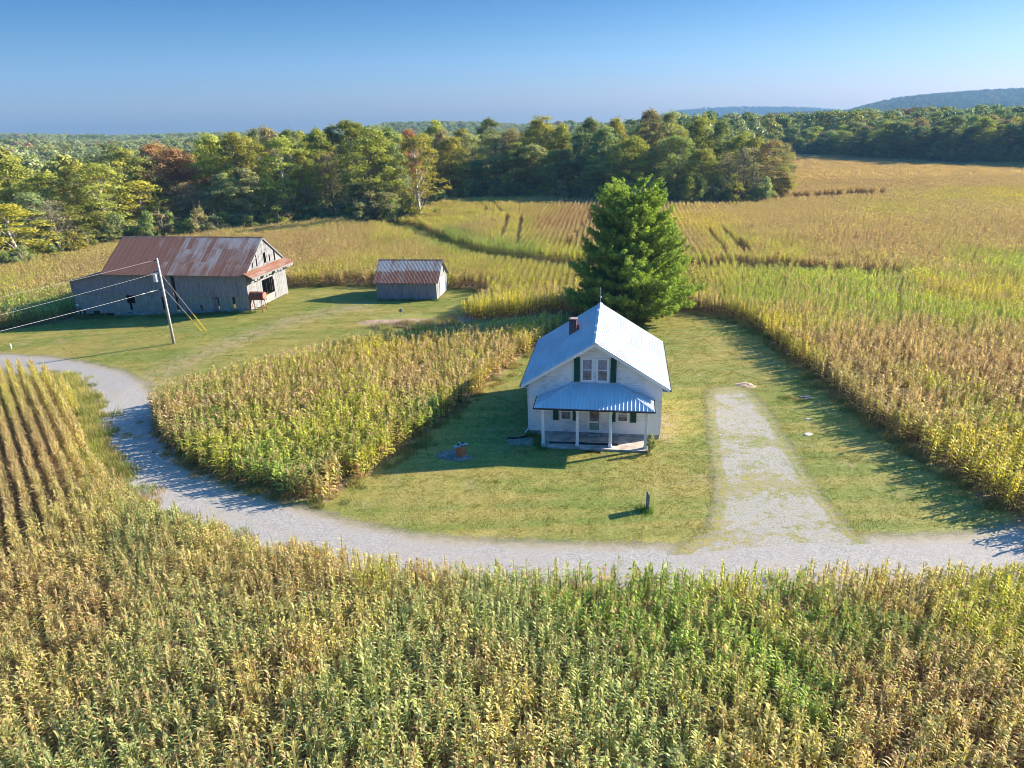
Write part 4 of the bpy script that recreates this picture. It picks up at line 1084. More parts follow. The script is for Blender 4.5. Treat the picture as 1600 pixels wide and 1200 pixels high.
mb = MB(); ov = .25; ze = SZE - SS * ov + .03
for y_ in (-ov, SD + ov): slope_sheet(mb, (-SW_ - .3, y_, ze), (.28, y_, ze), (.28, SD / 2, SZA + .03), (-SW_ - .3, SD / 2, SZA + .03), .025, .155, .006, .05)
sroof = mb.build('roof', M_rshed, shed)
mb = MB()
for sg in (-1, 1): slope_sheet(mb, (-SW_ - .32, SD / 2 + sg * .14, SZA + .04 - SS * .14), (.30, SD / 2 + sg * .14, SZA + .04 - SS * .14), (.30, SD / 2, SZA + .052), (-SW_ - .32, SD / 2, SZA + .052), .008)
mb.build('ridge_cap', M_rpent, sroof)
mb = MB(); mb.box(-SW_ + .05, -.05, .05, SD - .05, -.2, .055); mb.build('floor', M_stone, shed)

# ------------------------------------------------------------------ fuel tank on its stand
q = gp(405, 487)
tank = thing('fuel_tank', (q[0], q[1], 0), R_(-12), 'rusty red cylindrical fuel tank raised on a steel stand beside the barn', 'tank')
mb = MB(); L_ = .92; r = .43; zc = 1.72
mb.tube([(-L_, 0, zc), (-L_ + .02, 0, zc), (-L_ + .06, 0, zc), (L_ - .06, 0, zc), (L_ - .02, 0, zc), (L_, 0, zc)], [r * .8, r * .95, r, r, r * .95, r * .8], 24)
body = mb.build('tank_body', M_rust, tank, smooth=False)
mb = MB(); mb.tube([(L_ + .004, 0, zc), (L_ + .012, 0, zc)], [r * .78, r * .72], 24); mb.build('end_cap', plain('faded_rust', (.40, .15, .11), .8, .25, 5), body)
mb = MB(); mb.tube([(.2, 0, zc + r - .02), (.2, 0, zc + r + .08)], .05, 8); mb.build('filler_cap', M_dark, body); mb = MB(); mb.tube([(L_ + .02, .05, zc - .25), (L_ + .12, .05, zc - .3), (L_ + .16, .05, .7), (L_ + .05, .2, .5)], .02, 6); mb.build('hose', M_dark, body)
for sx in (-.62, .62):
    for sy in (-.36, .36):
        mb = MB(); mb.beam((sx * 1.12, sy * 1.35, 0), (sx, sy * .75, zc - .33), .055); mb.build('leg', M_rust, tank)
mb = MB()
mb.beam((-.69, -.47, .35), (.69, -.47, .35), .04); mb.beam((-.69, .47, .35), (.69, .47, .35), .04); mb.beam((-.66, -.42, .55), (-.66, .42, .55), .04); mb.beam((.66, -.42, .55), (.66, .42, .55), .04)
mb.beam((-.66, -.45, .4), (-.1, -.3, zc - .38), .03); mb.beam((-.62, -.26, zc - .36), (.62, -.26, zc - .36), .05); mb.beam((-.62, .26, zc - .36), (.62, .26, zc - .36), .05)
mb.build('brace', M_rust, tank)

# ------------------------------------------------------------------ utility pole, wires and guys
PX, PY = gp(272, 537); PZ = T(PX, PY)
pole = thing('utility_pole', (PX, PY, PZ), 0, 'grey wooden utility pole with a transformer can standing in front of the barn', 'pole')
M_pole = wood_mat('pole_wood', (.26, .25, .24), (.46, .45, .43), (.36, .34, .32))
mb = MB(); mb.tube([(0, 0, -.4), (0, 0, 4), (0, 0, 7.8)], [.13, .11, .085], 14); mb.build('post', M_pole, pole, smooth=True)
mb = MB(); mb.tube([(-.42, -.05, 5.72), (-.42, -.05, 5.75), (-.42, -.05, 6.42), (-.42, -.05, 6.5)], [.19, .22, .22, .17], 16)
tr = mb.build('transformer', plain('transformer_grey', (.50, .53, .56), .45, .08, 4), pole)
mb = MB(); mb.tube([(-.42, -.05, 6.5), (-.42, -.05, 6.56), (-.42, -.05, 6.62), (-.42, -.05, 6.72)], [.05, .07, .04, .03], 8); mb.build('bushing', M_dark, tr)
mb = MB(); mb.beam((-.2, 0, 6.3), (-.1, 0, 6.3), .08); mb.beam((-.2, 0, 5.9), (-.1, 0, 5.9), .08); mb.build_each('bracket', M_dark, tr)
mb = MB()
for zz in (7.62, 6.62, 5.05): mb.tube([(-.1, 0, zz), (-.22, -.05, zz), (-.3, -.08, zz)], [.05, .045, .02], 8)
mb.build_each('insulator', M_dark, pole, per=24)
M_wire = plain('aluminium_wire', (.34, .34, .34), .5, .05, 4)
ends = [(7.62, 550, 'upper'), (6.5, 589, 'middle'), (5.05, 612, 'lowest')]
for zz, v_, nm in ends:
    a = Vector((PX - .3, PY - .08, PZ + zz)); b = Vector(atY(-400, v_, 36)); b.z -= 0
    pts = []
    for i in range(25):
        f = i / 24; p = a.lerp(b, f); p.z -= .35 * 4 * f * (1 - f) * .5; pts.append(p)
    mb = MB(); mb.tube(pts, .008 if nm != 'lowest' else .012, 5)
    if nm == 'lowest':
        for f, l in ((.02, .5), (.055, .35), (.62, .35)):
            p = a.lerp(b, f); d = (b - a).normalized() * l; p.z -= .35 * 4 * f * (1 - f) * .5
            mb.tube([p, p + d * .3, p + d * .7, p + d], [.02, .045, .045, .02], 6)
    tag(mb.build('power_line', M_wire), {'upper': 'uppermost of three wires running left from the top of the utility pole', 'middle': 'middle wire running left from the transformer on the utility pole', 'lowest': 'thick lowest cable with splice sleeves running left from the utility pole'}[nm], 'wire', 'wires running left from the utility pole')
M_yel = plain('yellow_guard', (.75, .50, .03), .5, .08, 4)
for (u_, v_), zz, lb in (((323, 517), 6.4, 'guy wire with yellow guard anchored farthest right of the pole'), ((316, 517.5), 5.1, 'lower guy wire with yellow guard nearer the utility pole')):
    g = gp(u_, v_); base = Vector((g[0], g[1], T(*g) - .05)); top = Vector((PX + .1, PY, PZ + zz))
    gt = thing('guy_wire', tuple(base), 0, lb, 'guy wire', 'guy wires of the utility pole')
    d = top - base
    mb = MB(); mb.tube([(0, 0, 0), tuple(d)], .014, 5); mb.build('wire', M_wire, gt)
    mb = MB(); dn = d.normalized(); mb.tube([tuple(dn * .1), tuple(dn * 2.35)], .024, 8); mb.build('guard', M_yel, gt)
q = gp(18, 545)
mb = MB(); mb.tube([(q[0], q[1], T(*q)), (q[0], q[1], T(*q) + .42)], .06, 8); mb.tube([(q[0], q[1], T(*q) + .42), (q[0], q[1], T(*q) + .5)], [.08, .04], 8)
tag(mb.build('marker_post', M_white), 'short white marker post in the grass above the gravel road at far left', 'post')
q = gp(627, 494)
mb = MB(); mb.tube([(q[0], q[1], 0), (q[0] + .05, q[1], .7)], .05, 6); mb.box(q[0] - .16, q[0] + .16, q[1] - .03, q[1] + .03, .45, .75)
tag(mb.build('garden_stake', M_wood), 'small dark wooden stake at the back edge of the bare garden patch', 'stake')

# ------------------------------------------------------------------ well with clay tile
wx, wy = gp(721, 712)
well = thing('well', (wx, wy, 0), 0, 'orange clay well pipe with a broken pale lid on a round concrete apron', 'well')
ap = blob_sheet('apron', 0, 0, .98, .82, .06, plain('apron_concrete', (.17, .15, .13), .95, .35, 4, bump=.5), 12); ap.parent = well; ap.location = (-.42, .05, 0)
mb = MB(); n = 24; zt = .62
mb.tube([(0, 0, 0), (0, 0, zt)], .29, n); mb.build('casing', plain('clay_tile', (.42, .16, .065), .7, .22, 5), well, smooth=False)
mb = MB(); rg = random.Random(8)
for i in range(9):
    a = rg.uniform(0, 6.28); r = rg.uniform(.02, .22); w_ = rg.uniform(.08, .2); h = .63 + .012 * i
    cx_, cy_ = r * math.cos(a), r * math.sin(a); c_, s_ = math.cos(a) * w_, math.sin(a) * w_
    tz = rg.uniform(-.03, .05)
    mb.hexa([(cx_ - c_, cy_ - s_, h), (cx_ + s_ * .7, cy_ - c_ * .7, h), (cx_ + c_, cy_ + s_, h + tz), (cx_ - s_ * .7, cy_ + c_ * .7, h + tz), (cx_ - c_, cy_ - s_, h + .05), (cx_ + s_ * .7, cy_ - c_ * .7, h + .05), (cx_ + c_, cy_ + s_, h + .05 + tz), (cx_ - s_ * .7, cy_ + c_ * .7, h + .05 + tz)])
mb.box(-.38, -.05, -.2, .1, .625, .665); mb.box(.02, .40, .0, .25, .66, .70)
mb.build('lid', plain('lid_concrete', (.34, .35, .35), .9, .3, 6), well)
mb = MB(); mb.box(-.2, -.08, -.1, .08, .72, .80); mb.box(.0, .2, .05, .17, .745, .82); mb.build_each('cover_weight', M_dark, well, bevel=.02)

# ------------------------------------------------------------------ board sign standing edge-on
sx, sy = gp(1012, 797)
sign = thing('yard_sign', (sx, sy, 0), R_(3), 'narrow grey wooden yard sign seen edge-on, standing on the front lawn', 'sign')
mb = MB(); mb.box(-.02, .02, -.22, .26, .42, .96); mb.build('panel', M_woodpale, sign, bevel=.006)
mb = MB(); mb.box(-.018, .018, -.22, .26, .10, .395); mb.build('lower_panel', M_wood, sign, bevel=.006)
for yk in (-.18, .20):
    mb = MB(); mb.box(-.042, -.022, yk - .03, yk + .03, -.2, .93); mb.build('stake', M_wood, sign)
q = gp(1258, 622); mb = MB(); mb.beam((q[0] - .35, q[1], .07), (q[0] + .4, q[1] + .12, .09), .16, .06); mb.beam((q[0] - .1, q[1] - .22, .04), (q[0] + .5, q[1] - .1, .06), .10, .04)
tag(mb.build('scrap_boards', M_wood), 'weathered scrap boards lying in the grass right of the driveway top', 'boards')
q = gp(1262, 679); tag(blob_sheet('stone_cap', *q, .30, .22, .07, plain('pale_stone', (.5, .46, .38), .9, .2, 8), 31), 'small pale stone cap sunk in the lawn right of the gravel driveway', 'stone')
q = gp(1262, 655); tag(blob_sheet('flat_stone', *q, .22, .14, .05, M_stone, 32), 'small dark flat stone in the grass above the pale stone cap', 'stone')

# ------------------------------------------------------------------ trees
t = NT('tree_leaf'); oi = t.new('ShaderNodeObjectInfo'); lf = t.sep(t.attr('lf'))
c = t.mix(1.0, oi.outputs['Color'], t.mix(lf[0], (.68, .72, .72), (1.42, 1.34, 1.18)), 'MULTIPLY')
c = t.mix(t.ramp(lf[1], .82, .97, 0, .35), c, (.34, .25, .09))
leaf_mat = t.leafy(c, .42, (1.2, 1.25, .6), .006)
t = NT('far_leaf'); tone = t.attr('tone', 'INSTANCER'); lf = t.sep(t.attr('lf'))
far_mat = t.leafy(t.mix(1.0, tone, t.mix(lf[0], (.78, .8, .8), (1.22, 1.2, 1.12)), 'MULTIPLY'), .25, (1.2, 1.2, .6))
t = NT('bark'); n_ = t.noise(t.coord('Object', (6, 6, 1)), 1.5, 5)
bark = t.base(t.mix(t.ramp(n_, .35, .65), (.10, .085, .07), (.30, .27, .23)))
t = NT('pale_bark'); n_ = t.noise(t.coord('Object', (4, 4, 1)), 1.5, 5)
pale_bark = t.base(t.mix(t.ramp(n_, .35, .65), (.25, .22, .18), (.60, .57, .50)))

def np_mesh(name, V, nq, A, mat):
    """V: (nq*4,3) quad soup"""
    me = bpy.data.meshes.new(name); V = np.asarray(V, np.float32).reshape(-1, 3)
    me.vertices.add(len(V)); me.vertices.foreach_set('co', V.ravel())
    me.loops.add(len(V)); me.loops.foreach_set('vertex_index', np.arange(len(V), dtype=np.int32))
    me.polygons.add(nq); me.polygons.foreach_set('loop_start', np.arange(0, len(V), 4, dtype=np.int32))
    me.update(calc_edges=True)
    set_attr(me, 'lf', 'FLOAT_COLOR', A); me.materials.append(mat); return me
def leaf_quads(rg, C, size, nrm, aspect=.6):
    n = len(C)
    N_ = nrm + rg.normal(0, .55, (n, 3)); N_ /= np.linalg.norm(N_, axis=1, keepdims=True)
    A_ = np.cross(N_, rg.normal(0, 1, (n, 3))); A_ /= np.linalg.norm(A_, axis=1, keepdims=True)
    B_ = np.cross(N_, A_)
    s = (size * rg.uniform(.6, 1.35, n))[:, None]
    A_ = A_ * s; B_ = B_ * s * aspect
    return np.stack([C - A_, C - B_ * .9, C + A_, C + B_], 1)
def deciduous(seed, H=18., Rr=5., h0=.22, n_cl=80, per=75, leaf=.22, form=.9, sparse=1.0, mat=None, asym=.25, trunk=True, crad=1.35):
    rg = np.random.default_rng(seed); cents = []
    ph = rg.uniform(0, 6.28, 4)
    while len(cents) < n_cl:
        tt = h0 + (1 - h0) * rg.random() ** .85
        q = (tt - h0) / (1 - h0)
        env = Rr * (math.sin(math.pi * min(1, .10 + .90 * q) ** form)) ** .65 if q < .98 else Rr * .25
        a = rg.uniform(0, 6.28); env *= 1 + asym * math.sin(a + ph[0]) * math.sin(3 * q + ph[1]) + .12 * math.sin(3 * a + ph[2])
        r = env * (rg.random() ** .45)
        cents.append((r * math.cos(a), r * math.sin(a), tt * H - .6))
    cents = np.array(cents)
    C, Nn, A = [], [], []
    for c in cents:
        m = int(per * sparse * rg.uniform(.6, 1.3)); cr = crad * rg.uniform(.6, 1.25)
        d = rg.normal(0, 1, (m, 3)); d /= np.linalg.norm(d, axis=1, keepdims=True)
        d[:, 2] = np.where(d[:, 2] < -.3, -d[:, 2] * .6, d[:, 2])
        rr = cr * rg.uniform(.45, 1.05, m)[:, None]
        C.append(c + d * rr * np.array([1, 1, .8])); Nn.append(d + np.array([0, 0, .35])); tone = rg.random()
        a = np.zeros((m, 4, 4)); a[..., 0] = (tone * .6 + .4 * rg.random(m))[:, None]; a[..., 1] = rg.random(m)[:, None]; a[..., 3] = 1; A.append(a)
    C = np.concatenate(C); Nn = np.concatenate(Nn); A = np.concatenate(A).reshape(-1, 4)
    crown = np_mesh('crown', leaf_quads(rg, C, leaf, Nn), len(C), A, mat or leaf_mat)
    if not trunk: return crown, None
    mb = MB(); lean = rg.normal(0, .35, 2)
    tr_ = [(0, 0, -1.0)] + [(lean[0] * f + rg.normal(0, .12), lean[1] * f + rg.normal(0, .12), H * f * .9) for f in (.15, .35, .55, .75, 1.0)]
    mb.tube(tr_, [.30, .25, .2, .15, .09, .03], 7)
    sel = cents[rg.permutation(len(cents))[:34]]
    for c in sel:
        zb = max(H * .12, c[2] - rg.uniform(.18, .34) * H * .8 - .5); f = min(1, zb / (H * .9))
        b = Vector((lean[0] * f, lean[1] * f, zb)); e = Vector(c); mid = b.lerp(e, .5) + Vector((0, 0, -.05 * (e - b).length)); 
        mb.tube([b, mid, e], [.085, .05, .018], 4, cap=False)
        for _ in range(2):
            k = e + Vector(rg.normal(0, .9, 3)); mb.tube([mid.lerp(e, .5), k], [.03, .01], 3, cap=False)
    tm = mb.mesh('trunk'); tm.materials.append(bark); tm.polygons.foreach_set('use_smooth', [True] * len(tm.polygons))
    return crown, tm
TV = {}
for i in range(7): TV[f'full{i}'] = deciduous(10 + i, 18, 4.8 + .5 * (i % 3), .14 + .05 * (i % 3), 100, 115, .20, .8 + .12 * (i % 3), crad=1.5)
for i in range(3): TV[f'thin{i}'] = deciduous(30 + i, 18, 4.4, .14, 92, 66, .19, .85, mat=None, crad=1.45)
for i in range(2): TV[f'bare{i}'] = deciduous(40 + i, 18, 4.2, .2, 80, 26, .15, .9)
for i in range(3): TV[f'bush{i}'] = deciduous(50 + i, 5, 2.7, .02, 32, 90, .17, .7, crad=.95)
for i in range(2):
    cr, tm = TV[f'thin{i}']; t2 = tm.copy(); t2.materials.clear(); t2.materials.append(pale_bark); TV[f'pale{i}'] = (cr, t2)
KC = {'olive': (.235, .235, .050), 'lime': (.28, .295, .070), 'yellow': (.42, .36, .060), 'dark': (.14, .175, .078), 'green': (.20, .24, .080), 'rust': (.30, .185, .095), 'brown': (.24, .20, .11), 'red': (.30, .13, .07), 'greygreen': (.235, .265, .125), 'bare': (.24, .21, .15)}
KP = {'olive': 'olive green leafy tree', 'lime': 'light yellow green tree', 'yellow': 'bright yellow leaved tree', 'dark': 'dark green dense tree', 'green': 'mid green leafy tree', 'rust': 'rust brown broad tree', 'brown': 'thin brownish tree', 'red': 'small red leaved treetop', 'greygreen': 'dull grey green tree', 'bare': 'nearly bare grey branched tree'}
ORD = 'first second third fourth fifth sixth seventh eighth ninth tenth eleventh twelfth thirteenth fourteenth fifteenth sixteenth seventeenth eighteenth nineteenth twentieth'.split()
def put_tree(name, x, y, ztop, halfw, kind, variant, label, group, cat='tree'):
    z0 = T(x, y); crown, tm = TV[variant]
    H0 = 5.0 if variant.startswith('bush') else 18.0; R0 = {'bush': 3.1, 'full': 5.6, 'thin': 4.8, 'bare': 4.6, 'pale': 4.8}[variant.rstrip('0123456789')]
    o = thing(name, (x, y, z0), random.uniform(0, 6.28), label, cat, group)
    sz = max(.25, (ztop - z0) / H0); sx_ = halfw / R0
    o.scale = (sx_, sx_, sz)
    col = KC[kind]; j = random.uniform(.85, 1.15)
    for nm, me in (('trunk', tm), ('crown', crown)):
        c_ = bpy.data.objects.new(nm, me); scene.collection.objects.link(c_); c_.parent = o
        c_.color = (col[0] * j * 1.22 * random.uniform(.9, 1.1), col[1] * j * 1.22, col[2] * j * 1.22, 1)
    return o
LINE = [(-160, 462), (-60, 440), (30, 421), (100, 406), (160, 396), (200, 387), (300, 376), (430, 361), (520, 350), (600, 349), (650, 350), (668, 331), (700, 320), (800, 318), (900, 321), (1000, 325), (1100, 327), (1200, 326), (1238, 318)]
def line_y(u):
    return gp(u, float(np.interp(u, [p[0] for p in LINE], [p[1] for p in LINE])))[1]
def lm(u):
    for lim, s in ((60, 'by the left photo edge'), (170, 'left of the barn roof'), (290, "behind the barn roof's left half"), (420, "behind the barn roof's right half"), (560, 'between barn and shed'), (665, 'behind the shed'), (790, 'right of the shed'), (900, 'left of the big evergreen'), (1060, 'behind the big evergreen'), (1170, 'right of the big evergreen'), (2000, "at the wood's right end")):
        if u < lim: return s
FRONT = [(5, 3, 318, 120, 'yellow', 'pale0'), (8, 22, 246, 100, 'lime', 'full1'), (62, 14, 268, 100, 'olive', 'thin0'), (75, 2, 312, 80, 'bare', 'bare0'), (40, 8, 300, 80, 'greygreen', 'thin1'), (112, 14, 258, 90, 'olive', 'full2'), (145, 7, 254, 100, 'lime', 'pale1'), (110, 3, 320, 70, 'olive', 'thin2'),
    (188, 16, 234, 90, 'lime', 'full3'), (172, 34, 224, 90, 'dark', 'full4'), (150, 1, 330, 60, 'olive', 'full0'), (212, 6, 282, 90, 'yellow', 'thin1'), (238, 18, 226, 90, 'rust', 'full5'), (272, 16, 230, 100, 'rust', 'full0'), (285, 6, 285, 70, 'brown', 'thin2'), (250, 2, 335, 50, 'green', 'full3'), (205, 2, 345, 60, 'greygreen', 'full6'), (322, 18, 208, 80, 'lime', 'full6'), (312, 4, 295, 60, 'brown', 'bare1'), (345, 4, 270, 70, 'greygreen', 'full1'),
    (362, 12, 208, 90, 'olive', 'full2'), (395, 26, 202, 60, 'dark', 'full4'), (385, 3, 262, 60, 'greygreen', 'thin0'), (418, 18, 198, 60, 'brown', 'full0'), (435, 6, 212, 90, 'lime', 'pale0'), (452, 20, 204, 60, 'dark', 'full5'), (468, 5, 235, 60, 'olive', 'full3'), (492, 12, 200, 70, 'olive', 'full6'), (478, 2, 290, 50, 'brown', 'thin1'), (515, 16, 196, 60, 'dark', 'full1'), (512, 6, 235, 60, 'brown', 'bare0'), (545, 16, 188, 80, 'olive', 'full2'), (535, 6, 262, 60, 'greygreen', 'thin2'),
    (578, 6, 198, 100, 'lime', 'full4'), (605, 24, 200, 50, 'green', 'full5'), (560, 2, 285, 50, 'dark', 'full0'), (615, 8, 225, 60, 'greygreen', 'full6'), (640, 24, 203, 45, 'red', 'full3'), (680, 28, 187, 50, 'lime', 'full1'), (648, -2, 212, 84, 'olive', 'pale1'), (600, 1, 300, 50, 'greygreen', 'full2'), (690, 16, 204, 50, 'brown', 'full4'), (703, 6, 214, 76, 'olive', 'full0'), (735, 14, 208, 60, 'greygreen', 'thin0'), (765, 22, 186, 50, 'dark', 'full5'), (745, 4, 250, 50, 'dark', 'full6'),
    (772, 8, 210, 70, 'greygreen', 'full3'), (795, 16, 203, 60, 'brown', 'full2'), (808, 5, 222, 70, 'green', 'full1'), (845, 14, 182, 84, 'olive', 'full4'), (835, 5, 225, 70, 'greygreen', 'full0'), (878, 14, 193, 60, 'olive', 'full6'), (868, 4, 235, 60, 'green', 'full5'), (905, 7, 208, 80, 'dark', 'full3'), (922, 20, 184, 50, 'dark', 'full2'), (946, 9, 198, 80, 'greygreen', 'full1'), (962, 18, 184, 50, 'olive', 'full0'), (935, 3, 245, 70, 'green', 'full4'), (990, 6, 212, 80, 'olive', 'full6'),
    (1018, 18, 173, 60, 'brown', 'full5'), (1046, 16, 175, 60, 'greygreen', 'full3'), (1020, 5, 235, 60, 'green', 'thin2'), (1062, 6, 212, 80, 'green', 'full2'), (1093, 14, 184, 60, 'olive', 'full1'), (1098, 4, 232, 70, 'olive', 'full0'), (1128, 16, 187, 60, 'dark', 'full6'), (1140, 3, 238, 70, 'brown', 'bare1'), (1162, 12, 208, 60, 'lime', 'full4'), (1168, 3, 228, 70, 'bare', 'bare0'), (1205, 5, 218, 70, 'brown', 'thin0'), (1182, 8, 214, 60, 'olive', 'thin1'), (1228, 4, 222, 40, 'brown', 'thin2'), (1222, 1, 262, 44, 'olive', 'full5')]
cnt = {}
for u, back, vt, wpx, kind, var in sorted(FRONT, key=lambda f: f[0]):
    y = line_y(u) + back + 2; x, _, zt = atY(u, vt, y)
    dpt = y * cP + CAM_H * sP; hw = wpx / 2 * dpt / F_PX * 1.08
    i = cnt.get(kind, 0); cnt[kind] = i + 1
    o_ = ORD[i] if i < len(ORD) else 'last'
    lab = f"{KP[kind]} {lm(u)}, {o_} such from left"
    put_tree('wood_tree', x, y, zt, hw, kind, var, lab, 'trees of the wood behind the cornfields')
rg = random.Random(77)
for bk, vt0 in ((32, 0), (44, 0), (58, 0)):      # the depth of the wood: only crown tops show
    u = -60
    while u < 1215:
        y = line_y(u) + bk + rg.uniform(-4, 4)
        vtop = float(np.interp(u, [-100, 0, 100, 160, 230, 330, 420, 520, 600, 680, 760, 850, 940, 1020, 1100, 1160, 1230], [262, 268, 272, 250, 235, 222, 212, 203, 206, 203, 205, 199, 199, 192, 197, 214, 226])) + rg.uniform(-2, 10)
        x, _, zt = atY(u, vtop, y); kind = rg.choice(['olive', 'green', 'dark', 'greygreen', 'brown', 'lime', 'olive'])
        put_tree('wood_tree', x, y, zt, rg.uniform(4.2, 5.8), kind, f'full{rg.randrange(7)}', f'{KP[kind]} {lm(u)}, deep in the wood', f'{kind} trees deep in the wood {lm(u)}')
        u += rg.uniform(38, 62)
for i in range(78):   # brush along the foot of the wood
    u = -60 + 1290 * i / 77 + rg.uniform(-5, 5); 
    if 655 < u < 672: continue
    y = line_y(u) + rg.uniform(-.5, 3); x = atY(u, 300, y)[0]; kind = rg.choice(['dark', 'green', 'greygreen', 'green', 'olive', 'brown'])
    put_tree('shrub', x, y, T(x, y) + rg.uniform(2.5, 6.5), rg.uniform(1.8, 3.4), kind, f'bush{rg.randrange(3)}', f"{kind.replace('greygreen', 'grey green')} brush at the foot of the wood {lm(u)}", f'{kind} brush {lm(u)}', 'shrub')
# second tree line beyond the right field
RL = [(1252, 247), (1320, 251), (1400, 257), (1500, 261), (1600, 263), (1720, 268), (1900, 275)]
N2 = 30
for i in range(N2):
    u = 1222 + (1800 - 1222) * i / (N2 - 1) + rg.uniform(-4, 4)
    g = gp(u, float(np.interp(u, [p[0] for p in RL], [p[1] for p in RL])) - 1)
    y = g[1] + 3 + rg.uniform(0, 5); vt = float(np.interp(u, [1210, 1260, 1300, 1350, 1400, 1470, 1540, 1600, 1800], [210, 206, 200, 197, 196, 188, 190, 189, 180])) + rg.uniform(-9, 14)
    x, _, zt = atY(u, vt, y); kind = rg.choice(['dark', 'green', 'dark', 'green', 'greygreen', 'olive', 'dark'])
    lab = f"{KP[kind]} fronting the far tree line, {ORD[i] + ' from its left end' if i < 20 else 'near its right end'}"
    if 1500 < u < 1518: kind = 'rust'; lab = 'orange tinged tree in the far tree line past the right cornfield'
    put_tree('field_edge_tree', x, y, zt, rg.uniform(4.5, 6.8), kind, f'full{rg.randrange(7)}', lab, 'trees of the far tree line past the right field')
for i in range(44):
    u = 1215 + (1800 - 1215) * (i % 22) / 21 + rg.uniform(-10, 10)
    g = gp(u, float(np.interp(u, [p[0] for p in RL], [p[1] for p in RL])))
    y = g[1] + (16 if i < 22 else 32) + rg.uniform(-4, 4); vt = float(np.interp(u, [1210, 1260, 1300, 1350, 1400, 1470, 1540, 1600, 1800], [208, 203, 196, 190, 188, 183, 184, 183, 174])) + rg.uniform(-4, 8)
    x, _, zt = atY(u, vt, y); kind = rg.choice(['dark', 'green', 'olive', 'greygreen', 'lime', 'brown'])
    put_tree('field_edge_tree', x, y, zt, rg.uniform(4.5, 6.5), kind, f'full{rg.randrange(7)}', f'{KP[kind]} behind the front trunks of the far tree line', f'{kind} trees inside the far tree line')
for i in range(34):
    u = 1235 + (1700 - 1235) * i / 33; g = gp(u, float(np.interp(u, [p[0] for p in RL], [p[1] for p in RL])))
    y = g[1] + 1.5 + rg.uniform(0, 2); x = atY(u, 250, y)[0]
    put_tree('shrub', x, y, T(x, y) + rg.uniform(4, 8), rg.uniform(3, 4.5), rg.choice(['dark', 'green', 'dark']), f'bush{rg.randrange(3)}', f'dark brush at the foot of the far tree line, {ORD[i] if i < 20 else "near its right end"} from its left end' if i < 20 else 'dark brush near the right end of the far tree line', 'brush along the far tree line', 'shrub')

# far woods and wooded hills
FV = [deciduous(70 + i, 16, 5.2, .1, 34, 44, .50, .8 + .1 * i, mat=far_mat, trunk=False, crad=1.9)[0] for i in range(5)]
def far_wood(name, label, x, y, seed):
    n = len(x); z = terrain(x, y)
    k = vnoise(x, y, 55, seed) * .6 + rng.random(n) * .4
    pal = np.array([KC['dark'], KC['green'], KC['greygreen'], KC['olive'], (.25, .29, .07)]); idx = np.clip((k * 5.4 - .2).astype(int), 0, 4)
    col = (1.15 if name == 'far_woods' else .6) * pal[idx] * rng.uniform(.8, 1.2, (n, 1))
    w = rng.random(n) < .03; col[w] = KC['rust']
    s = rng.uniform(.8, 1.2, n); sc = np.stack([s * rng.uniform(.9, 1.25, n), s * rng.uniform(.9, 1.25, n), s], -1)
    print(name, n)
    return scatter(name, FV, np.stack([x, y, z - .8], -1), rng.uniform(0, 6.28, n), sc, rng.integers(0, 5, n), col, np.zeros(n), label, 'woods')
def jgrid(x0, x1, y0, y1, st):
    X, Y = np.meshgrid(np.arange(x0, x1, st), np.arange(y0, y1, st)); X = X.ravel() + rng.uniform(-.4, .4, X.size) * st; Y = Y.ravel() + rng.uniform(-.4, .4, Y.size) * st
    k = np.abs(X) < .80 * Y + 30
    return X[k], Y[k]
ly = np.array([(u, line_y(u)) for u in range(-160, 1240, 20)])
X, Y = jgrid(-1050, 1050, 150, 1290, 8.6)
d = Y * cP + CAM_H * sP; U = 800 + F_PX * X / d
front = np.interp(U, ly[:, 0], ly[:, 1]) + 68
rl_y = np.array([(u, gp(u, float(np.interp(u, [p[0] for p in RL], [p[1] for p in RL])))[1]) for u in range(1250, 1900, 25)])
front = np.where(U > 1235, np.interp(U, rl_y[:, 0], rl_y[:, 1]) + 44, front)
k = (Y > front) & ~((U > 1180) & (U < 1250) & (Y < 330)) & ((Y < 520) | (rng.random(len(Y)) < .62))
far_wood('far_woods', 'hazy mixed woodland rolling away beyond the nearer tree lines', X[k], Y[k], 51)
X, Y = jgrid(-1600, 1800, 1550, 2150, 12); d = Y; U = 789 + 1184 * X / Y
k = (U > 1200)
X2, Y2 = jgrid(-2600, 2600, 2750, 3130, 15); U2 = 789 + 1184 * X2 / Y2
k2 = (U2 > -150) & (U2 < 1750)
far_wood('hill_woods', 'blue green woods covering the distant hills on the horizon', np.concatenate([X[k], X2[k2]]), np.concatenate([Y[k], Y2[k2]]), 52)

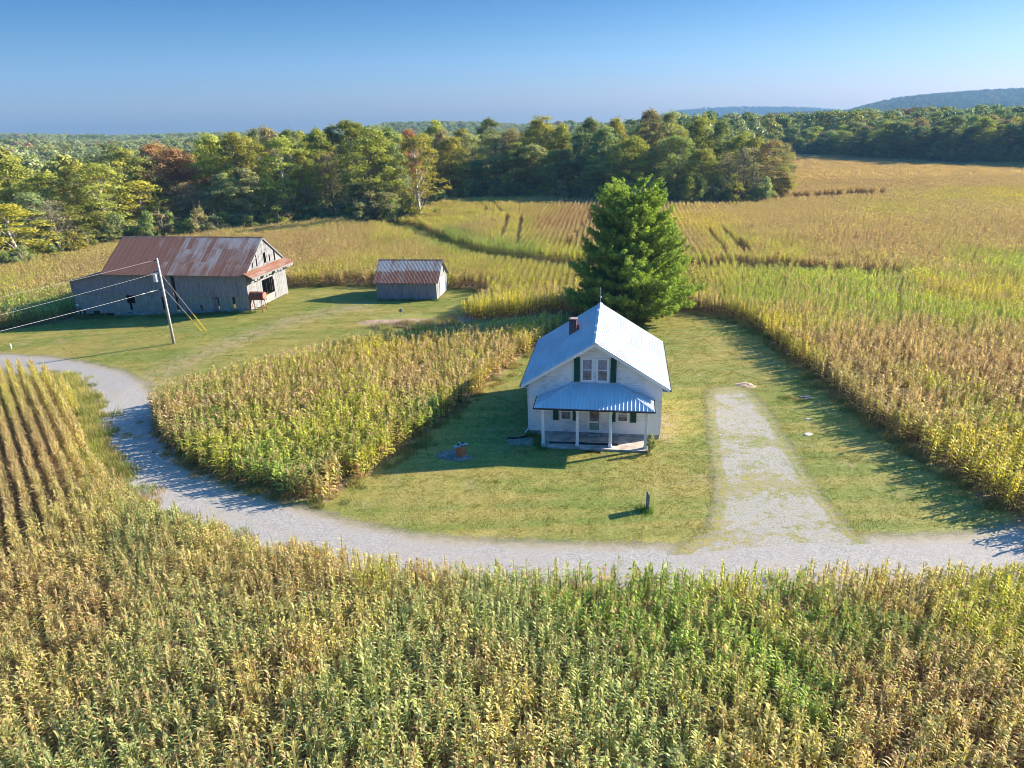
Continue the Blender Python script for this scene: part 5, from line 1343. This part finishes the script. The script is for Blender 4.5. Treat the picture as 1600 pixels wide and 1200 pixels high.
# ------------------------------------------------------------------ the big evergreen behind the house
def evergreen(seed, H=12.6):
    rg = np.random.default_rng(seed); r2 = random.Random(seed)
    env_t = [0, .05, .14, .26, .40, .55, .72, .86, .95, 1]; env_r = [1.7, 2.6, 3.2, 3.6, 4.3, 5.1, 5.8, 6.1, 5.7, 4.4]
    C, Nn, A = [], [], []; mb = MB()
    mb.tube([(0, 0, -.3), (0, 0, .5), (.05, 0, 3), (0, .05, 7), (0, 0, H * .93)], [.42, .34, .28, .18, .04], 10)
    nb = 185
    for i in range(nb):
        tt = ((i + .5) / nb) ** .82; zt = H * (1 - tt * .93); a = i * 2.39996 + rg.normal(0, .25)
        L_ = np.interp(tt, env_t, env_r) * rg.uniform(.72, 1.08)
        if rg.random() < .07: L_ *= 1.12
        rise = .85 - .8 * tt; z0 = max(.9, zt - L_ * (rise) * .8 - .2)
        p = []; 
        for k in range(7):
            q = k / 6
            zz = z0 + (zt - z0) * q - .35 * math.sin(q * math.pi) * tt * .8 + .12 * q ** 4 * L_ * .4
            p.append(Vector((math.cos(a + .1 * math.sin(q * 4)) * L_ * q, math.sin(a + .1 * math.sin(q * 4)) * L_ * q, zz)))
        mb.tube(p, [.07 * (1 - q / 7.5) * (.5 + tt * .7) for q in range(7)], 4, cap=False)
        npl = int(4 + L_ * 2.7)
        for j in range(npl):
            q = .22 + .78 * (j + rg.random() * .5) / npl; k = min(5, int(q * 6)); base = p[k].lerp(p[k + 1], q * 6 - k)
            side = (-1) ** j; spread = L_ * .30 * (1.15 - q) * rg.uniform(.5, 1.3)
            off = Vector((-math.sin(a) * side * spread, math.cos(a) * side * spread, rg.normal(0, .12)))
            c = base + off
            # plume: elongated, upward curving tuft of small sprays
            dr = Vector((math.cos(a) * .75 - math.sin(a) * side * .5, math.sin(a) * .75 + math.cos(a) * side * .5, .35 + rg.random() * .55)).normalized()
            Lp = rg.uniform(.75, 1.25) * (.8 + .25 * (1 - tt)); m = int(60 * Lp)
            s_ = rg.random(m); w_ = .27 * np.sin(np.pi * np.clip(s_ * .85 + .12, 0, 1)) ** .7
            th_ = rg.uniform(0, 6.28, m); e1_ = np.array(dr.cross(Vector((0, 0, 1))).normalized()); e2_ = np.array(dr.cross(Vector(e1_)))
            rad = e1_[None] * np.cos(th_)[:, None] + e2_[None] * np.sin(th_)[:, None]
            pt = np.array(c)[None] + np.array(dr)[None] * ((s_ - .3) * Lp)[:, None] + rad * (w_ * rg.uniform(.4, 1, m))[:, None]
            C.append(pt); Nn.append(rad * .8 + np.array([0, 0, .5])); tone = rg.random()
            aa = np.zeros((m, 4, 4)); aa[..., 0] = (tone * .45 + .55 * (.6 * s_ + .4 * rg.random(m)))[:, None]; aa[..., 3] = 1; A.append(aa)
    C = np.concatenate(C); Nn = np.concatenate(Nn); A = np.concatenate(A).reshape(-1, 4)
    print('evergreen quads', len(C))
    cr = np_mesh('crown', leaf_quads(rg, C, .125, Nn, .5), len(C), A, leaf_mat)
    tm = mb.mesh('trunk'); tm.materials.append(bark); tm.polygons.foreach_set('use_smooth', [True] * len(tm.polygons))
    return cr, tm
ex_, ey_ = gp(984, 496)
ev = thing('evergreen_tree', (ex_, ey_, T(ex_, ey_)), 1.0, 'tall broad bright green evergreen growing on the lawn behind the farmhouse', 'tree')
cr, tm = evergreen(4, 12.9)
for nm, me in (('trunk', tm), ('crown', cr)):
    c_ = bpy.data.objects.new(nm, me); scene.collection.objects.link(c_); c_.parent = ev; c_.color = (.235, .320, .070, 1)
q = hl(7.25, -1.95); TVb = TV['bush0']
put_tree('weed_bush', q[0], q[1], .42, .38, 'greygreen', 'bush0', 'small grey green weed bush at the right front corner of the porch', None, 'bush')

# ------------------------------------------------------------------ air
mb = MB(); mb.box(-4450, 4450, -420, 4450, -140, 320)
hz = mb.build('haze', None); tag(hz, kind='stuff')
hm = bpy.data.materials.new('haze_air'); hm.use_nodes = True; ht = hm.node_tree; ht.nodes.remove(ht.nodes['Principled BSDF'])
pv = ht.nodes.new('ShaderNodeVolumePrincipled'); pv.inputs['Color'].default_value = (.20, .42, .76, 1); pv.inputs['Density'].default_value = .00018; pv.inputs['Anisotropy'].default_value = .2
ht.links.new(pv.outputs[0], ht.nodes['Material Output'].inputs['Volume'])
hz.data.materials.append(hm)
print('objects', len(scene.objects))
